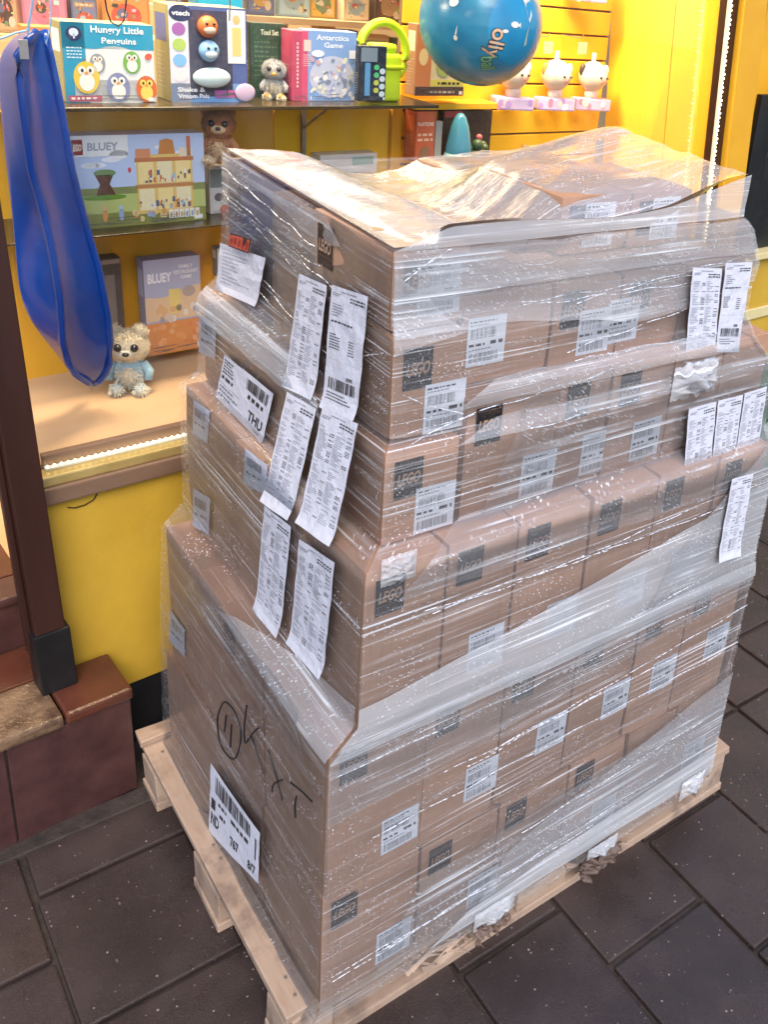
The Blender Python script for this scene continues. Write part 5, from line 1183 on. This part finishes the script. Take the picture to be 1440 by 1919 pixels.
doll(1108, 207, 'white hooded doll with black ear nearest the plain yellow wall', (0.05, 0.035, 0.03), (0.75, 0.7, 0.65))
doll(1100, 4, 'white hooded doll on a lilac card at the very top of the slatted wall', (0.7, 0.5, 0.4), (0.75, 0.7, 0.65))
for (px, py) in ((1026, 70), (1090, 72)):
    p = sh(px, py, 2.40); hk = empty('price_hook', W(*p), SA); tag(hk, 'bare metal hook with price holder, ' + ('left one' if px < 1050 else 'right one') + ' above the hooded dolls', 'hook', 'bare hooks on the slatted wall')
    obj('prong', tube([(0, 0.1, 0.0), (0, 0, 0), (0, -0.01, 0.012)], 0.002, 6), M['wire'], hk); obj('price_holder', box(-0.02, -0.012, -0.05, 0.02, -0.01, -0.012), pm((0.7, 0.55, 0.3)), hk)

# blue sledge hanging behind the glass
rows_ = [(58, 52, 66, 84, 2.13), (78, 26, 46, 88, 2.12), (105, 8, 30, 94, 2.11), (150, 6, 33, 104, 2.105), (200, 10, 40, 114, 2.10), (260, 16, 48, 124, 2.10), (320, 22, 57, 135, 2.10), (380, 30, 74, 150, 2.10), (440, 36, 90, 166, 2.10), (500, 41, 101, 184, 2.10), (550, 46, 109, 194, 2.10), (600, 52, 113, 203, 2.105), (640, 84, 117, 207, 2.115), (680, 117, 126, 205, 2.13), (700, 132, 140, 198, 2.15), (714, 150, 162, 188, 2.17), (720, 160, 168, 178, 2.19)]
sg = empty('blue_sledge', W(*sh(100, 400, 2.12)), 0, 'deep blue plastic snow sledge hung upright by pale blue cord', 'sledge')
S0 = Vector(sg.location); bm = bmesh.new(); G = []; rim = []; rim2 = []
for (y, xl, xr_, xe, v) in rows_:
    xl -= 12 if y < 600 else 0
    L_, C_, E_ = sh(xl, y, v + 0.12), sh(xr_, y, v), sh(xe, y, v + 0.06)
    pts = []
    for t in (0, 0.25, 0.5, 0.75, 0.94): pts.append(L_.lerp(C_, t) + Vector((0, -0.006 * math.sin(math.pi * t), 0)))
    pts.append(C_ + Vector((0, -0.006, 0)))
    for t in (0.06, 0.3, 0.55, 0.8, 1.0): pts.append(C_.lerp(E_, t) + Vector((0, 0.012 * math.sin(math.pi * t), 0)))
    G.append([bm.verts.new(W(*p) - S0) for p in pts]); rim.append(W(C_.x, C_.y - 0.009, C_.z) - S0); rim2.append(W(*E_) - S0)
for A, B in zip(G, G[1:]):
    for k in range(len(A) - 1): bm.faces.new((A[k], B[k], B[k + 1], A[k + 1]))
so_ = obj('sledge_shell', bm, M['sledge'], sg, None, True)
md = so_.modifiers.new('thick', 'SOLIDIFY'); md.thickness = 0.004; md2 = so_.modifiers.new('sub', 'SUBSURF'); md2.levels = 2; md2.render_levels = 2
obj('rim', tube(rim, 0.008, 8), M['sledge'], sg, None, True); obj('rim', tube(rim2, 0.008, 8), M['sledge'], sg, None, True)
q1 = W(*sh(42, 92, 2.10)) - S0
obj('maker_plate', box(q1.x - 0.008, q1.y - 0.012, q1.z - 0.018, q1.x + 0.008, q1.y - 0.009, q1.z + 0.018, 0.001), pm((0.4, 0.35, 0.33)), sg)
cord = empty('tie_rope', W(*sh(55, 60, 2.1)), 0, 'pale blue cord tied to the top of the sledge', 'cord')
C0 = Vector(cord.location)
def cpts(l, v=2.095): return [W(*sh(a, b, v)) - C0 for a, b in l]
obj('strand', tube(cpts([(62, -20), (60, 10), (56, 35), (50, 58), (30, 62), (10, 70), (-10, 76)]), 0.0022, 6), M['cordblue'], cord); obj('strand', tube(cpts([(56, 35), (54, 55), (52, 66)]), 0.002, 6), M['cordblue'], cord); obj('strand', tube(cpts([(95, -20), (96, 30), (93, 60), (86, 82)]), 0.0015, 6), M['cordblue'], cord)
for i, (l, lab) in enumerate((([(195, -15), (200, 20), (208, 42), (222, 50), (232, 40), (236, 10), (238, -15)], 'dark wire hook loop hanging above the penguin game box'), ([(430, -15), (431, 10), (430, 40)], 'thin pale wire hanging over the teal box'))):
    t = empty('hanging_wire', W(*sh(*l[1], 2.2)), 0, lab, 'wire'); t0 = Vector(t.location)
    obj('wire', tube([W(*sh(a, b, 2.2)) - t0 for a, b in l], 0.0018, 6), M['wire'] if i else M['blackmetal'], t)

# stock on shelves further inside, seen over the display
R = random.Random(21)
palette = [(0.55, 0.12, 0.08), (0.7, 0.55, 0.4), (0.15, 0.18, 0.3), (0.6, 0.4, 0.12), (0.7, 0.66, 0.6), (0.2, 0.3, 0.2), (0.5, 0.2, 0.3), (0.1, 0.07, 0.06), (0.6, 0.25, 0.08), (0.35, 0.5, 0.6), (0.45, 0.32, 0.2)]
cn = ['brick red', 'tan', 'navy', 'ochre', 'off white', 'dull green', 'plum', 'near black', 'rust', 'sky blue', 'light brown']
def stock(px0, px1, py, v, hpx, desc):
    p0, p1 = sh(px0, py, v), sh(px1, py, v); t = empty('stock_shelf', W(p0.x, v, p0.z), SA, 'beige shelf ' + desc, 'shelf')
    L_ = p1.x - p0.x; obj('shelf_board', box(0, -0.02, -0.022, L_, 0.26, 0, 0.002), M['beige'], t); x = 0.01; i = 0
    while x < L_ - 0.05:
        w_ = R.uniform(0.06, 0.14); h_ = R.uniform(0.5, 1.0) * hpx; ci = R.randrange(len(palette)); d_ = 0.06
        b = obj('toy_box', box(0, 0, 0, w_, d_, h_, 0.002, 1), pm(palette[ci]), None, W(p0.x + x, v + R.uniform(0.0, 0.05), p0.z)); b.rotation_euler.z = SA + R.uniform(-0.15, 0.15)
        tag(b, f'{cn[ci]} boxed toy, {ORD[min(i, 19)]} from left on shelf {desc}', 'toy box', 'boxed toys on the inner shelves')
        cv = Canvas(); c2 = palette[R.randrange(len(palette))]
        cv.rect(w_ * 0.06, h_ * 0.06, w_ * 0.88, h_ * 0.88, tuple(min(0.8, q * 1.3) for q in palette[ci])); cv.up(); cv.ell(w_ * 0.5, h_ * 0.4, w_ * 0.32, h_ * 0.24, c2); cv.rect(w_ * 0.12, h_ * 0.76, w_ * 0.76, h_ * 0.12, palette[R.randrange(len(palette))]); cv.up()
        cv.ell(w_ * 0.42, h_ * 0.45, w_ * 0.12, h_ * 0.09, palette[R.randrange(len(palette))]); cv.words(w_ * 0.18, h_ * 0.8, w_ * 0.6, h_ * 0.04, (0.7, 0.68, 0.6), R, 1); cv.ell(w_ * 0.75, h_ * 0.2, w_ * 0.12, h_ * 0.1, (0.7, 0.62, 0.5))
        for _ in range(26):
            cv.rect(w_ * R.uniform(0.08, 0.8), h_ * R.uniform(0.08, 0.85), w_ * R.uniform(0.02, 0.12), h_ * R.uniform(0.01, 0.08), tuple(min(0.8, q * R.uniform(0.6, 1.5)) for q in palette[R.randrange(len(palette))])); cv.h += 0.00002
        cv.build('front_print', b); x += w_ + R.uniform(0.004, 0.03); i += 1
stock(-20, 320, 62, 3.05, 0.17, 'over the penguin game')
stock(-20, 130, 190, 2.95, 0.2, 'left of the penguin game')
stock(330, 800, 20, 3.2, 0.2, 'near the top edge')
stock(420, 900, 150, 3.3, 0.24, 'behind the pale blue game')

# ------------------------------------------------------------------ lamps of the shop, and one added for the side panel
def area(nm, loc, size, power, col, target=None):
    l = bpy.data.lights.new(nm, 'AREA'); l.energy = power; l.size = size[0]; l.shape = 'RECTANGLE'; l.size_y = size[1]; l.color = col
    o = bpy.data.objects.new(nm, l); COL.objects.link(o); o.location = loc
    d = (target - Vector(loc)) if target else Vector((0, 0, -1)); o.rotation_euler = d.to_track_quat('-Z', 'Y').to_euler(); return o
WARM = (1, 0.78, 0.5)
area('display_light', W(1.0, 2.2, 2.56), (0.9, 0.2), 6, WARM, W(1.0, 2.42, 1.2)).data.spread = rad(95)
area('display_light', W(2.1, 2.2, 2.56), (0.9, 0.2), 5, WARM, W(2.2, 2.42, 1.2)).data.spread = rad(95)
area('display_light', W(1.75, 2.25, 2.5), (0.2, 0.3), 5, WARM, W(2.66, 2.27, 1.6)).data.spread = rad(80)  # added lamp, put in only to brighten the right side panel
area('shop_light', W(1.5, 3.4, 2.65), (2.4, 0.5), 45, WARM)
area('door_light', W(-0.1, 2.9, 2.3), (0.6, 0.4), 10, WARM, W(0.1, 1.9, 0.3))
